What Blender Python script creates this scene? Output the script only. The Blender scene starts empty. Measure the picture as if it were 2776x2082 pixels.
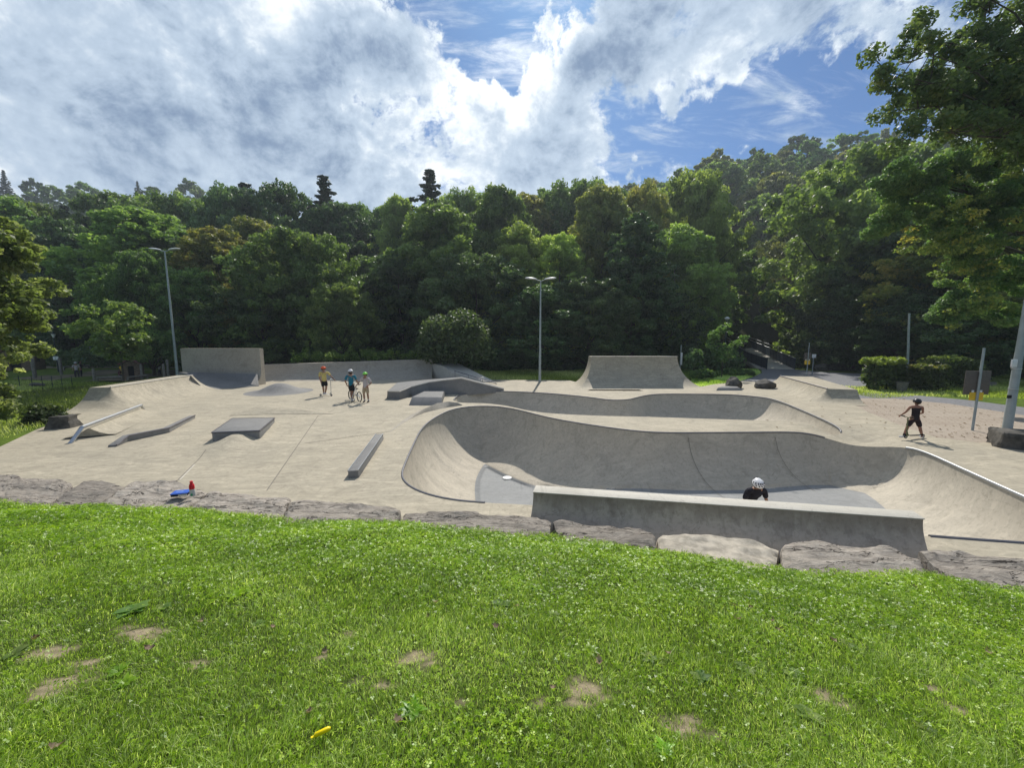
import bpy, bmesh, math, random
import numpy as np
from math import sin, cos, pi, radians, sqrt
from mathutils import Vector, Matrix, noise
from mathutils.geometry import delaunay_2d_cdt

# ------------------------------------------------------------ camera, sun, sky, exposure
SC = bpy.context.scene
COL = SC.collection
CAM_H, PITCH, FPX, CU, CV = 3.1, radians(6.8), 1046.0, 1388.0, 1041.0
cam = bpy.data.cameras.new('camera')
cam.sensor_width = 36.0
cam.lens = 36.0 * FPX / 2776.0
cam.clip_start, cam.clip_end = 0.05, 5000.0
camo = bpy.data.objects.new('camera', cam)
camo.location = (0, 0, CAM_H)
camo.rotation_euler = (pi / 2 - PITCH, 0, 0)
COL.objects.link(camo)
SC.camera = camo
HAZE = 0.0006
SUN_AZ, SUN_EL = radians(8), radians(46)          # azimuth to the right of +Y
SUN_DIR = Vector((sin(SUN_AZ) * cos(SUN_EL), cos(SUN_AZ) * cos(SUN_EL), sin(SUN_EL)))
sl = bpy.data.lights.new('sun', 'SUN')
sl.energy, sl.angle, sl.color = 3.75, radians(0.6), (1.0, 0.95, 0.87)
slo = bpy.data.objects.new('sun', sl)
slo.rotation_euler = (-SUN_DIR).to_track_quat('-Z', 'Y').to_euler()
slo.location = (0, 0, 60)
COL.objects.link(slo)
SC.view_settings.view_transform = 'Standard'
SC.view_settings.look = 'None'
SC.view_settings.exposure = 0.38
SC.view_settings.gamma = 1.0
SC.render.engine = 'CYCLES'
SC.cycles.max_bounces = 6
SC.cycles.diffuse_bounces = 3
SC.cycles.transmission_bounces = 3
SC.cycles.use_denoising = True


def P(u, v, z=0.0):
    """point of the photograph lying at height z"""
    a, b = (u - CU) / FPX, (v - CV) / FPX
    t = (CAM_H - z) / (sin(PITCH) + b * cos(PITCH))
    return Vector((a * t, t * (cos(PITCH) - b * sin(PITCH)), z))


def PY(u, v, y):
    a, b = (u - CU) / FPX, (v - CV) / FPX
    t = y / (cos(PITCH) - b * sin(PITCH))
    return Vector((a * t, y, CAM_H - t * (sin(PITCH) + b * cos(PITCH))))


def pdir(u, v):
    return PY(u, v, 10.0) - Vector((0, 0, CAM_H))


class NT:
    """tiny node helper"""
    def __init__(s, tree):
        s.t, s.n, s.l = tree, tree.nodes, tree.links
    def node(s, typ, **kw):
        nd = s.n.new(typ)
        for k, v in kw.items():
            setattr(nd, k, v)
        return nd
    def put(s, sock, v):
        if isinstance(v, bpy.types.NodeSocket):
            s.l.new(v, sock)
        else:
            if sock.type == 'RGBA' and len(v) == 3:
                v = (*v, 1)
            sock.default_value = v
    def math(s, op, a, b=0.0, c=0.0, clamp=False):
        nd = s.node('ShaderNodeMath', operation=op, use_clamp=clamp)
        s.put(nd.inputs[0], a); s.put(nd.inputs[1], b); s.put(nd.inputs[2], c)
        return nd.outputs[0]
    def vmath(s, op, a, b=(0, 0, 0), out=0):
        nd = s.node('ShaderNodeVectorMath', operation=op)
        s.put(nd.inputs[0], a)
        if op == 'SCALE':
            s.put(nd.inputs['Scale'], b)
        else:
            s.put(nd.inputs[1], b)
        return nd.outputs[out]
    def mix(s, f, a, b, blend='MIX'):
        nd = s.node('ShaderNodeMix', data_type='RGBA', blend_type=blend)
        s.put(nd.inputs[0], f); s.put(nd.inputs[6], a); s.put(nd.inputs[7], b)
        return nd.outputs[2]
    def noise(s, vec, scale, detail=4, rough=0.55, dist=0.0, out=0):
        nd = s.node('ShaderNodeTexNoise')
        if vec is not None:
            s.put(nd.inputs['Vector'], vec)
        nd.inputs['Scale'].default_value = scale
        nd.inputs['Detail'].default_value = detail
        nd.inputs['Roughness'].default_value = rough
        nd.inputs['Distortion'].default_value = dist
        return nd.outputs[out]
    def ramp(s, v, lo, hi, a=0.0, b=1.0, smooth=True):
        nd = s.node('ShaderNodeMapRange', interpolation_type='SMOOTHSTEP' if smooth else 'LINEAR')
        s.put(nd.inputs[0], v)
        for i, q in enumerate((lo, hi, a, b)):
            s.put(nd.inputs[i + 1], q)
        return nd.outputs[0]


W = bpy.data.worlds.new('World')
SC.world = W
W.use_nodes = True
wt = NT(W.node_tree)
wt.n.clear()
sky = wt.node('ShaderNodeTexSky', sky_type='NISHITA')
sky.sun_disc = False
sky.sun_elevation, sky.sun_rotation = SUN_EL, SUN_AZ
sky.air_density, sky.dust_density, sky.ozone_density = 1.0, 0.6, 2.2
tc = wt.node('ShaderNodeTexCoord')
D = wt.vmath('NORMALIZE', tc.outputs['Generated'])
sep = wt.node('ShaderNodeSeparateXYZ'); wt.put(sep.inputs[0], D)
zz = wt.math('ADD', wt.math('MAXIMUM', sep.outputs[2], 0.0), 0.30)
cmb = wt.node('ShaderNodeCombineXYZ')
wt.put(cmb.inputs[0], wt.math('DIVIDE', sep.outputs[0], zz))
wt.put(cmb.inputs[1], wt.math('DIVIDE', sep.outputs[1], zz))
wt.put(cmb.inputs[2], wt.math('MULTIPLY', sep.outputs[2], 1.5))
Q = cmb.outputs[0]
Qc = wt.vmath('ADD', wt.vmath('MULTIPLY', D, (1.0, 1.0, 1.25)), wt.vmath('SCALE', wt.vmath('SUBTRACT', wt.noise(D, 3.0, 2, .5, out=1), (.5, .5, .5)), .10))
# where the cloud deck is open (negative) or thick (positive): photo pixel, angular radius, weight
warpb = wt.noise(D, 5.0, 5, .6, out=1)
Dw = wt.vmath('ADD', D, wt.vmath('SCALE', wt.vmath('SUBTRACT', warpb, (.5, .5, .5)), .16))


def blobs(lst):
    acc = None
    for (u, v, r, w_) in lst:
        d = pdir(u, v).normalized()
        dist = wt.vmath('DISTANCE', Dw, tuple(d), out=1)
        g = wt.math('MULTIPLY', wt.ramp(dist, r * 1.3, 0.0), w_ * (.80 if w_ < -.3 else 1))
        acc = g if acc is None else wt.math('ADD', acc, g)
    return acc


bias = blobs([(1090, -20, .09, -.42), (1240, 10, .10, -.45), (1335, 110, .085, -.5), (1400, 60, .05, -.42), (1345, 200, .08, -.42), (1200, 290, .075, -.40), (1080, 300, .085, -.45), (960, 310, .06, -.36), (1420, 250, .045, -.3),
              (1690, 330, .075, -.42), (1790, 375, .085, -.42), (1920, 320, .085, -.36), (2060, 250, .10, -.26), (1960, 400, .10, -.30), (2130, 330, .10, -.26), (2250, 270, .12, -.30), (2330, 340, .1, -.28), (1700, 430, .07, -.26), (660, 40, .045, -.28), (860, 60, .05, -.26), (770, 20, .05, -.28),
              (1640, 120, .28, .26), (330, 200, .4, .12), (1430, 330, .15, .34), (1560, 400, .10, .26), (1250, 380, .2, .26), (1120, 140, .11, .42), (980, 180, .16, .30), (600, 200, .40, .26), (200, 300, .55, .30), (700, 470, .35, .26), (1950, 90, .30, .26), (2250, 80, .25, .2)])
n1 = wt.noise(Qc, 4.6, 14, .66, .25)
n2b = wt.math('ABSOLUTE', wt.math('SUBTRACT', wt.noise(Qc, 8.0, 6, .6), .5))
n2 = wt.math('ADD', wt.math('MULTIPLY', n2b, 1.6), wt.math('ADD', wt.math('MULTIPLY', wt.noise(Qc, 16, 8, .6), .5), .02))
fld = wt.math('ADD', wt.math('MULTIPLY', n1, .6), wt.math('MULTIPLY', n2, .4))
dens = wt.math('ADD', wt.math('MULTIPLY', wt.math('SUBTRACT', fld, .5), 2.8), wt.math('ADD', bias, .16))
cmap = wt.node('ShaderNodeMapping'); wt.put(cmap.inputs[0], Q); cmap.inputs['Rotation'].default_value = (0, 0, .5); cmap.inputs['Scale'].default_value = (1.0, 3.2, 1.0)
cir = wt.noise(cmap.outputs[0], 3.6, 9, .66, .5)
alpha = wt.math('MAXIMUM', wt.ramp(dens, -.06, .19), wt.math('MULTIPLY', wt.ramp(cir, .46, .72), .78))
# relief: puffs lit from the sun side
sdir = SUN_DIR * .045
m1 = wt.noise(wt.vmath('ADD', Qc, tuple(sdir)), 4.6, 9, .66, .25)
m2 = wt.noise(wt.vmath('ADD', Qc, tuple(sdir * .4)), 13.0, 8, .58, 0)
n3 = wt.noise(Qc, 13.0, 8, .58, 0)
bil = wt.math('MULTIPLY', wt.math('ABSOLUTE', wt.math('SUBTRACT', wt.noise(Qc, 7.5, 5, .55), .5)), 4.0)
bil2 = wt.math('MULTIPLY', wt.math('ABSOLUTE', wt.math('SUBTRACT', wt.noise(Qc, 18.0, 5, .55), .5)), 4.0)
rel = wt.math('ADD', wt.math('MULTIPLY', wt.math('SUBTRACT', n1, m1), 1.9), wt.math('MULTIPLY', wt.math('SUBTRACT', n3, m2), 1.25))
thick = wt.ramp(dens, .10, .85)
sund = wt.math('MAXIMUM', wt.vmath('DOT_PRODUCT', D, tuple(SUN_DIR), out=1), 0.0)
glow = wt.math('POWER', sund, 6.0)
shade = blobs([(1060, 140, .10, -.44), (900, 180, .08, -.40), (700, 190, .08, -.36), (980, 120, .12, -.2), (1620, 90, .12, -.30), (1700, 170, .14, -.30), (1520, 200, .09, -.16), (2180, 40, .06, -.30), (2150, 120, .3, -.20), (560, 430, .14, -.12), (300, 250, .5, .22), (760, 470, .2, -.06), (150, 450, .3, .12),
               (1440, 200, .10, .42), (1480, 300, .10, .30), (1560, 40, .08, .25), (1330, 290, .10, .35), (1500, 130, .06, .25), (1150, 250, .12, .25), (1180, 60, .08, .25), (1000, 60, .10, .22), (80, 100, .12, .28), (1800, 230, .12, .22), (1950, 180, .15, .12), (640, 420, .06, .15), (700, 150, .2, .12), (1250, 400, .15, .14), (250, 120, .14, -.14), (420, 250, .12, -.12), (150, 330, .16, -.12), (520, 120, .08, .14), (1180, 360, .10, -.12), (1750, 60, .12, -.12)])
lum = wt.math('ADD', wt.math('SUBTRACT', .62, wt.math('MULTIPLY', thick, .52)), wt.math('ADD', wt.math('MULTIPLY', rel, 1.0), wt.math('ADD', wt.math('MULTIPLY', glow, .20), shade)))
lum = wt.math('ADD', lum, wt.math('ADD', wt.math('MULTIPLY', wt.math('SUBTRACT', bil, .4), .20), wt.math('MULTIPLY', wt.math('SUBTRACT', bil2, .4), .10)))
ccol = wt.mix(wt.ramp(lum, -.25, .55), (.13, .20, .32), (.40, .49, .60))
ccol = wt.mix(wt.ramp(lum, .42, 1.20), ccol, (.92, .95, .96))
hz = wt.ramp(sep.outputs[2], .36, .03)
ccol = wt.mix(wt.math('MULTIPLY', hz, .6), ccol, (.36, .47, .61))
bg1 = wt.node('ShaderNodeBackground'); wt.put(bg1.inputs[0], wt.mix(1, sky.outputs[0], (.24, .46, .72), 'MULTIPLY')); bg1.inputs[1].default_value = 0.085
bg2 = wt.node('ShaderNodeBackground'); wt.put(bg2.inputs[0], ccol); bg2.inputs[1].default_value = 1.0
mx = wt.node('ShaderNodeMixShader')
wt.put(mx.inputs[0], alpha); wt.l.new(bg1.outputs[0], mx.inputs[1]); wt.l.new(bg2.outputs[0], mx.inputs[2])
wo = wt.node('ShaderNodeOutputWorld'); wt.l.new(mx.outputs[0], wo.inputs[0])

# ------------------------------------------------------------ materials
MATS = {}


def mat(name, rough=.8, metal=0.0, spec=.3):
    m = bpy.data.materials.new(name)
    m.use_nodes = True
    t = NT(m.node_tree)
    b = t.n['Principled BSDF']
    b.inputs['Roughness'].default_value = rough
    b.inputs['Metallic'].default_value = metal
    b.inputs['Specular IOR Level'].default_value = spec
    MATS[name] = m
    return m, t, b


def obj_co(t):
    return t.node('ShaderNodeNewGeometry').outputs['Position']


def bump(t, b, h, strength, dist=.02):
    nd = t.node('ShaderNodeBump')
    nd.inputs['Strength'].default_value = strength
    nd.inputs['Distance'].default_value = dist
    t.put(nd.inputs['Height'], h)
    t.l.new(nd.outputs[0], b.inputs['Normal'])


def simple(name, col, rough=.6, metal=0.0, var=.12, scale=6.0, spec=.3, bmp=0.0):
    m, t, b = mat(name, rough, metal, spec)
    co = obj_co(t)
    n = t.noise(co, scale, 5, .6)
    f = t.ramp(n, .3, .7)
    lo = tuple(c * (1 - var) for c in col); hi = tuple(min(1, c * (1 + var)) for c in col)
    t.put(b.inputs['Base Color'], t.mix(f, lo, hi))
    if bmp:
        bump(t, b, n, bmp)
    return m


def concrete(name, col, warm, streak=.5, dark=.5, scuff=True):
    m, t, b = mat(name, .78, 0, .25)
    co = obj_co(t)
    base = t.mix(t.ramp(t.noise(co, .55, 6, .6, .4), .32, .68), col, warm)
    # trowel marks, stretched
    mp = t.node('ShaderNodeMapping'); t.put(mp.inputs[0], co)
    mp.inputs['Rotation'].default_value = (0, 0, .35); mp.inputs['Scale'].default_value = (.55, 2.2, 1.0)
    st = t.noise(mp.outputs[0], 2.4, 8, .72, 1.2)
    base = t.mix(t.math('MULTIPLY', t.ramp(st, .50, .64), streak), base, tuple(min(1, c * 1.22) for c in warm))
    base = t.mix(t.math('MULTIPLY', t.ramp(st, .47, .33), streak), base, tuple(c * .80 for c in col))
    fine = t.noise(co, 11, 8, .75)
    base = t.mix(t.math('MULTIPLY', t.ramp(fine, .48, .66), dark * .6), base, tuple(c * .62 for c in col))
    blot = t.noise(co, 1.7, 5, .65, .8)
    base = t.mix(t.math('MULTIPLY', t.ramp(blot, .50, .70), dark * .6), base, tuple(c * .66 for c in col))
    if scuff:
        mp2 = t.node('ShaderNodeMapping'); t.put(mp2.inputs[0], co)
        mp2.inputs['Rotation'].default_value = (0, 0, -.5); mp2.inputs['Scale'].default_value = (3.0, .35, .8)
        sc = t.noise(mp2.outputs[0], 3.1, 4, .6, .6)
        base = t.mix(t.math('MULTIPLY', t.ramp(sc, .60, .68), .38), base, tuple(c * .7 for c in col))
    big = t.noise(co, .33, 4, .6, 1.0)
    base = t.mix(t.math('MULTIPLY', t.ramp(big, .50, .66), .22), base, tuple(c * .72 for c in warm))
    ckc = t.math('ABSOLUTE', t.math('SUBTRACT', t.noise(co, .45, 6, .62, .8), .5))
    base = t.mix(t.math('MULTIPLY', t.ramp(ckc, .0022, .0008), .45), base, tuple(c * .45 for c in col))
    t.put(b.inputs['Base Color'], base)
    bump(t, b, t.math('ADD', t.math('MULTIPLY', st, .5), t.math('MULTIPLY', fine, .3)), .25, .02)
    return m


M_CON = concrete('concrete_warm', (.372, .332, .252), (.44, .388, .29), .75, .8)
M_BOWL = concrete('concrete_bowl', (.47, .42, .335), (.52, .465, .37), .5, .8)
M_CONG = concrete('concrete_grey', (.205, .20, .192), (.245, .24, .228), .25, .5)
M_CONGF = concrete('concrete_grey_floor', (.27, .275, .27), (.31, .31, .30), .25, .5)
M_CONW = concrete('concrete_pale', (.50, .47, .40), (.55, .52, .45), .3, .35)
M_WALL = concrete('concrete_wall', (.36, .322, .26), (.405, .365, .30), .3, .9)
M_FWALL = concrete('stained_concrete', (.45, .385, .305), (.50, .435, .35), .3, 1.0)
_t = NT(M_FWALL.node_tree); _b = _t.n['Principled BSDF']
_old = _b.inputs['Base Color'].links[0].from_socket
_co = obj_co(_t); _sp = _t.node('ShaderNodeSeparateXYZ'); _t.put(_sp.inputs[0], _co)
_mp = _t.node('ShaderNodeMapping'); _t.put(_mp.inputs[0], _co); _mp.inputs['Scale'].default_value = (1.6, 1.6, .35)
_dr = _t.noise(_mp.outputs[0], 3.0, 7, .7, .4)
_edge = _t.ramp(_t.math('ADD', _sp.outputs[2], _t.math('MULTIPLY', _t.math('SUBTRACT', _dr, .5), .9)), .28, .56)
_c = _t.mix(_t.math('MULTIPLY', _edge, .42), _old, (.15, .118, .092))
_c = _t.mix(_t.math('MULTIPLY', _t.ramp(_t.noise(_co, 2.2, 6, .7), .55, .68), .35), _c, (.13, .10, .08))
_t.put(_b.inputs['Base Color'], _c)
M_STEEL, _t, _b = mat('galvanised_steel', .38, .85)
_t.put(_b.inputs['Base Color'], _t.mix(_t.noise(obj_co(_t), 9, 5), (.42, .44, .46), (.62, .63, .64)))
M_COPING = simple('coping_steel', (.16, .16, .17), .6, .3)
M_DARKSTEEL = simple('worn_steel', (.20, .19, .20), .45, .8)
M_POLE = simple('grey_paint_pole', (.33, .38, .38), .5, .2, .10, 4)
M_PAINTD = simple('dark_green_paint', (.03, .05, .045), .5)
M_WHITE = simple('white_plastic', (.78, .78, .76), .4, 0, .04)
M_YEL = simple('yellow_banner', (.80, .52, .04), .6)
M_JOINT_CREASE = simple('joint_crease_dark', (.20, .18, .15), .9)  # dark tone of the bowl wall joints and the painted deck creases
M_LINE = simple('joint_light', (.58, .54, .45), .9)

m, t, b = mat('sandstone', .85, 0, .2); M_STONE = m
co = obj_co(t)
mp = t.node('ShaderNodeMapping'); t.put(mp.inputs[0], co); mp.inputs['Rotation'].default_value = (.1, .1, -.25); mp.inputs['Scale'].default_value = (1, 3.5, 5)
s1 = t.noise(mp.outputs[0], 2.6, 10, .7, 1.0)
s2 = t.noise(co, 9, 9, .7)
oi = t.node('ShaderNodeObjectInfo')
base = t.mix(t.ramp(s1, .3, .7), (.19, .168, .142), (.40, .358, .305))
base = t.mix(t.math('MULTIPLY', t.ramp(s2, .45, .7), .6), base, (.135, .112, .092))
base = t.mix(t.math('MULTIPLY', t.ramp(t.noise(co, 1.6, 4), .5, .65), .5), base, (.34, .30, .25))
ck = t.math('ABSOLUTE', t.math('SUBTRACT', t.noise(mp.outputs[0], .9, 5, .6, .5), .5))
base = t.mix(t.ramp(ck, .012, .004), base, (.03, .025, .02))
hs = t.node('ShaderNodeHueSaturation'); t.put(hs.inputs['Color'], base); t.put(hs.inputs['Value'], t.ramp(oi.outputs['Random'], 0, 1, .85, 1.25))
t.put(b.inputs['Base Color'], hs.outputs[0])
bump(t, b, t.math('ADD', s1, t.math('MULTIPLY', s2, .5)), .9, .05)
M_STONEW = simple('limestone', (.38, .34, .275), .85, 0, .28, 7, .2, .8)
M_ROCKD = simple('dark_rock', (.085, .078, .066), .8, 0, .5, 5, .3, .8)
M_ASPH = simple('asphalt', (.20, .20, .205), .9, 0, .2, 9, .2, .3)
M_GRAVEL = simple('gravel', (.27, .255, .23), .9, 0, .22, 6, .2, .3)
M_WOOD = simple('weathered_wood', (.16, .115, .075), .8, 0, .3, 8)
M_WOODG = simple('grey_wood', (.20, .185, .155), .85, 0, .25, 8)
M_ROOF = simple('red_shingle', (.24, .11, .10), .8, 0, .25, 10)
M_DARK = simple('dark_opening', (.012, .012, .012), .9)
M_SAND = simple('sand_ground', (.38, .31, .24), .95, 0, .25, 1.2)
M_RAIL = simple('blue_grey_railing', (.045, .065, .085), .5, .3, .2, 3)
M_BARK, t, b = mat('bark', .9, 0, .15)
co = obj_co(t); mp = t.node('ShaderNodeMapping'); t.put(mp.inputs[0], co); mp.inputs['Scale'].default_value = (6, 6, 1.2)
nb = t.noise(mp.outputs[0], 3, 8, .7)
t.put(b.inputs['Base Color'], t.mix(nb, (.035, .028, .02), (.13, .11, .085))); bump(t, b, nb, .8, .03)

m, t, b = mat('paving', .85, 0, .2); M_PAVE = m
co = obj_co(t)
mp = t.node('ShaderNodeMapping'); t.put(mp.inputs[0], co); mp.inputs['Rotation'].default_value = (0, 0, .62)
br = t.node('ShaderNodeTexBrick'); t.put(br.inputs['Vector'], mp.outputs[0])
br.inputs['Scale'].default_value = 1.0; br.inputs['Brick Width'].default_value = .42; br.inputs['Row Height'].default_value = .21
br.inputs['Mortar Size'].default_value = .012; br.inputs['Mortar Smooth'].default_value = .3
t.put(br.inputs['Color1'], (.40, .335, .265)); t.put(br.inputs['Color2'], (.345, .285, .225)); t.put(br.inputs['Mortar'], (.21, .17, .13))
base = t.mix(t.math('MULTIPLY', t.ramp(t.noise(co, .8, 5), .4, .65), .35), br.outputs[0], (.44, .38, .31))
t.put(b.inputs['Base Color'], base)

m, t, b = mat('lawn_soil', .95, 0, .1); M_LAWN = m
co = obj_co(t)
at = t.node('ShaderNodeAttribute', attribute_name='dirt')
g = t.mix(t.noise(co, 22, 6, .7), (.030, .045, .010), (.085, .115, .030))
d = t.mix(t.noise(co, 30, 8, .8), (.24, .19, .12), (.48, .395, .27))
t.put(b.inputs['Base Color'], t.mix(at.outputs['Fac'], g, d)); bump(t, b, t.noise(co, 60, 6, .7), .8, .02)

m, t, b = mat('meadow', .95, 0, .1); M_MEADOW = m
co = obj_co(t)
n_a = t.noise(co, .6, 8, .7, 1.0); n_b = t.noise(co, 5, 8, .75)
base = t.mix(t.ramp(n_a, .3, .7), (.075, .125, .018), (.17, .25, .035))
base = t.mix(t.math('MULTIPLY', t.ramp(n_b, .4, .7), .6), base, (.045, .075, .015))
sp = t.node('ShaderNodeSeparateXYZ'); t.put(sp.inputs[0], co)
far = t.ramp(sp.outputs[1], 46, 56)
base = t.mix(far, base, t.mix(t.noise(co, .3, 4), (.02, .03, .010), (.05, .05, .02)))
t.put(b.inputs['Base Color'], base); bump(t, b, n_b, 1.0, .12)


def leafmat(name, cols, trans=.45, rough=.5, spec=.3):
    """cols: list of 3 base colours picked by the per-leaf tint attribute"""
    m, t, b = mat(name, rough, 0, spec)
    at = t.node('ShaderNodeAttribute', attribute_name='tint')
    oi = t.node('ShaderNodeObjectInfo')
    cr = t.node('ShaderNodeValToRGB')
    e = cr.color_ramp.elements
    e[0].position, e[0].color = 0.05, (*cols[0], 1)
    e[1].position, e[1].color = .95, (*cols[2], 1)
    k = e.new(.5); k.color = (*cols[1], 1)
    t.put(cr.inputs[0], at.outputs['Fac'])
    hs = t.node('ShaderNodeHueSaturation'); t.put(hs.inputs['Color'], cr.outputs[0])
    hs.inputs['Saturation'].default_value = 1.06 if name in ('grass_blade', 'clover_leaf') else .86
    t.put(hs.inputs['Hue'], t.ramp(oi.outputs['Random'], 0, 1, .485, .515))
    t.put(hs.inputs['Value'], t.ramp(t.math('FRACT', t.math('MULTIPLY', oi.outputs['Random'], 7.3)), 0, 1, .8, 1.25))
    c = hs.outputs[0]
    t.put(b.inputs['Base Color'], c)
    tr = t.node('ShaderNodeBsdfTranslucent')
    t.put(tr.inputs[0], t.mix(1, c, (1.5, 1.6, .75), 'MULTIPLY'))
    ms = t.node('ShaderNodeMixShader'); ms.inputs[0].default_value = trans
    t.l.new(b.outputs[0], ms.inputs[1]); t.l.new(tr.outputs[0], ms.inputs[2])
    t.l.new(ms.outputs[0], t.n['Material Output'].inputs[0])
    return m


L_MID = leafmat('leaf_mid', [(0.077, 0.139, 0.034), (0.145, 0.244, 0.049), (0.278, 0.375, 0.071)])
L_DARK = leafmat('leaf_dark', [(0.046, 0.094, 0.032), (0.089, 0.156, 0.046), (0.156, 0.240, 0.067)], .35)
L_LIGHT = leafmat('leaf_light', [(0.153, 0.243, 0.041), (0.270, 0.396, 0.066), (0.436, 0.562, 0.117)], .5)
L_OLIVE = leafmat('leaf_olive', [(0.112, 0.148, 0.030), (0.209, 0.228, 0.045), (0.344, 0.294, 0.063)], .42)
L_SPRUCE = leafmat('leaf_spruce', [(0.019, 0.037, 0.019), (0.034, 0.062, 0.028), (0.054, 0.085, 0.037)], .12)
L_NEAR = leafmat('leaf_linden', [(.09, .15, .028), (.21, .30, .075), (.50, .56, .28)], .52)
L_OAK = leafmat('leaf_oak', [(0.070, 0.138, 0.046), (0.131, 0.221, 0.060), (0.277, 0.328, 0.074)], .42)
L_YEL = leafmat('leaf_turning', [(0.094, 0.149, 0.034), (0.186, 0.214, 0.037), (0.446, 0.335, 0.055)], .45)
L_HEDGE = leafmat('leaf_hedge', [(.03, .055, .014), (.06, .10, .018), (.13, .18, .03)], .35)
L_GOLD = leafmat('leaf_golden', [(.20, .26, .02), (.30, .36, .03), (.42, .44, .06)], .4)
L_GRASS = leafmat('grass_blade', [(0.116, 0.170, 0.030), (0.292, 0.393, 0.071), (0.746, 0.787, 0.407)], .45, .40, .5)
L_CLOVER = leafmat('clover_leaf', [(.085, .180, .012), (.200, .370, .022), (.38, .54, .07)], .42, .40, .5)
L_WEED = leafmat('weed_leaf', [(.07, .15, .018), (.13, .24, .025), (.26, .34, .05)], .4, .5, .2)
L_BROWN = leafmat('dead_leaf', [(.13, .085, .05), (.24, .16, .09), (.38, .28, .17)], .2, .7)

# ------------------------------------------------------------ object helpers


def tag(o, label=None, cat=None, group=None, kind=None):
    if label: o['label'] = label
    if cat: o['category'] = cat
    if group: o['group'] = group
    if kind: o['kind'] = kind
    return o


def link(name, me, parent=None, loc=None):
    o = bpy.data.objects.new(name, me)
    COL.objects.link(o)
    if parent is not None:
        o.parent = parent
    if loc is not None:
        o.location = loc
    return o


def empty(name, loc=(0, 0, 0), rz=0.0):
    o = link(name, None, None, loc)
    o.rotation_euler.z = rz
    o.empty_display_size = .3
    return o


def smooth_by_angle(me, ang=35):
    me.shade_smooth()
    try:
        me.set_sharp_from_angle(angle=radians(ang))
    except Exception:
        pass


def mk(name, V, F, m, parent=None, loc=None, smooth=None, mi=None):
    me = bpy.data.meshes.new(name)
    me.from_pydata([tuple(v) for v in V], [], F)
    for x in (m if isinstance(m, (list, tuple)) else [m]):
        me.materials.append(x)
    if mi is not None:
        me.polygons.foreach_set('material_index', mi)
    me.update()
    if smooth is not None:
        smooth_by_angle(me, smooth)
    return link(name, me, parent, loc)


class MB:
    def __init__(s):
        s.V, s.F = [], []
    def add(s, V, F):
        o = len(s.V)
        s.V += [Vector(v) for v in V]
        s.F += [tuple(i + o for i in f) for f in F]
        return s
    def box(s, c, size, rz=0.0, rx=0.0, bev=0.0, M=None):
        bm = bmesh.new()
        bmesh.ops.create_cube(bm, size=1)
        for v in bm.verts:
            v.co = Vector((v.co.x * size[0], v.co.y * size[1], v.co.z * size[2]))
        if bev:
            bmesh.ops.bevel(bm, geom=bm.edges[:], offset=bev, segments=2, affect='EDGES', profile=.5)
        R = Matrix.Rotation(rz, 4, 'Z') @ Matrix.Rotation(rx, 4, 'X')
        if M is not None:
            R = M
        T = Matrix.Translation(Vector(c)) @ R
        bm.verts.index_update()
        s.add([T @ v.co for v in bm.verts], [tuple(v.index for v in f.verts) for f in bm.faces])
        bm.free()
        return s
    def tube(s, pts, rad, n=8, cap=True):
        pts = [Vector(p) for p in pts]
        if not isinstance(rad, (list, tuple)):
            rad = [rad] * len(pts)
        V, F = [], []
        up = Vector((0, 0, 1))
        prev = None
        for i, p in enumerate(pts):
            d = (pts[min(i + 1, len(pts) - 1)] - pts[max(i - 1, 0)]).normalized()
            if prev is None:
                a = d.orthogonal().normalized() if abs(d.dot(up)) > .95 else d.cross(up).normalized()
            else:
                a = (prev - d * prev.dot(d)).normalized()
            prev = a
            b_ = d.cross(a)
            for k in range(n):
                th = 2 * pi * k / n
                V.append(p + (a * cos(th) + b_ * sin(th)) * rad[i])
        for i in range(len(pts) - 1):
            for k in range(n):
                F.append((i * n + k, i * n + (k + 1) % n, (i + 1) * n + (k + 1) % n, (i + 1) * n + k))
        if cap:
            F.append(tuple(range(n))[::-1]); F.append(tuple((len(pts) - 1) * n + k for k in range(n)))
        return s.add(V, F)
    def sphere(s, c, r, sub=2, sc=(1, 1, 1), rot=None):
        bm = bmesh.new()
        bmesh.ops.create_icosphere(bm, subdivisions=sub, radius=r)
        bm.verts.index_update()
        V = []
        for v in bm.verts:
            q = Vector((v.co.x * sc[0], v.co.y * sc[1], v.co.z * sc[2]))
            if rot is not None:
                q = rot @ q
            V.append(q + Vector(c))
        s.add(V, [tuple(v.index for v in f.verts) for f in bm.faces])
        bm.free()
        return s
    def prism(s, poly_top, zbot):
        """solid under a top polygon; zbot number or list of bottom points"""
        n = len(poly_top)
        T = [Vector(p) for p in poly_top]
        B = [Vector((p.x, p.y, zbot)) for p in T] if not isinstance(zbot, list) else [Vector(p) for p in zbot]
        F = [tuple(range(n)), tuple(range(2 * n - 1, n - 1, -1))]
        for i in range(n):
            j = (i + 1) % n
            F.append((i, i + n, j + n, j))
        return s.add(T + B, F)
    def build(s, name, m, parent=None, loc=None, smooth=30, bev=0.0):
        V = s.V
        if loc is not None and parent is None:
            V = [v - Vector(loc) for v in V]
        me = bpy.data.meshes.new(name)
        me.from_pydata([tuple(v) for v in V], [], s.F)
        me.materials.append(m)
        bm = bmesh.new(); bm.from_mesh(me)
        bmesh.ops.recalc_face_normals(bm, faces=bm.faces)
        if bev:
            es = [e for e in bm.edges if len(e.link_faces) == 2 and e.calc_face_angle(0) > .5]
            bmesh.ops.bevel(bm, geom=es, offset=bev, segments=2, affect='EDGES', profile=.5, clamp_overlap=True)
        bm.to_mesh(me); bm.free()
        if smooth:
            smooth_by_angle(me, smooth)
        return link(name, me, parent, loc)


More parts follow.
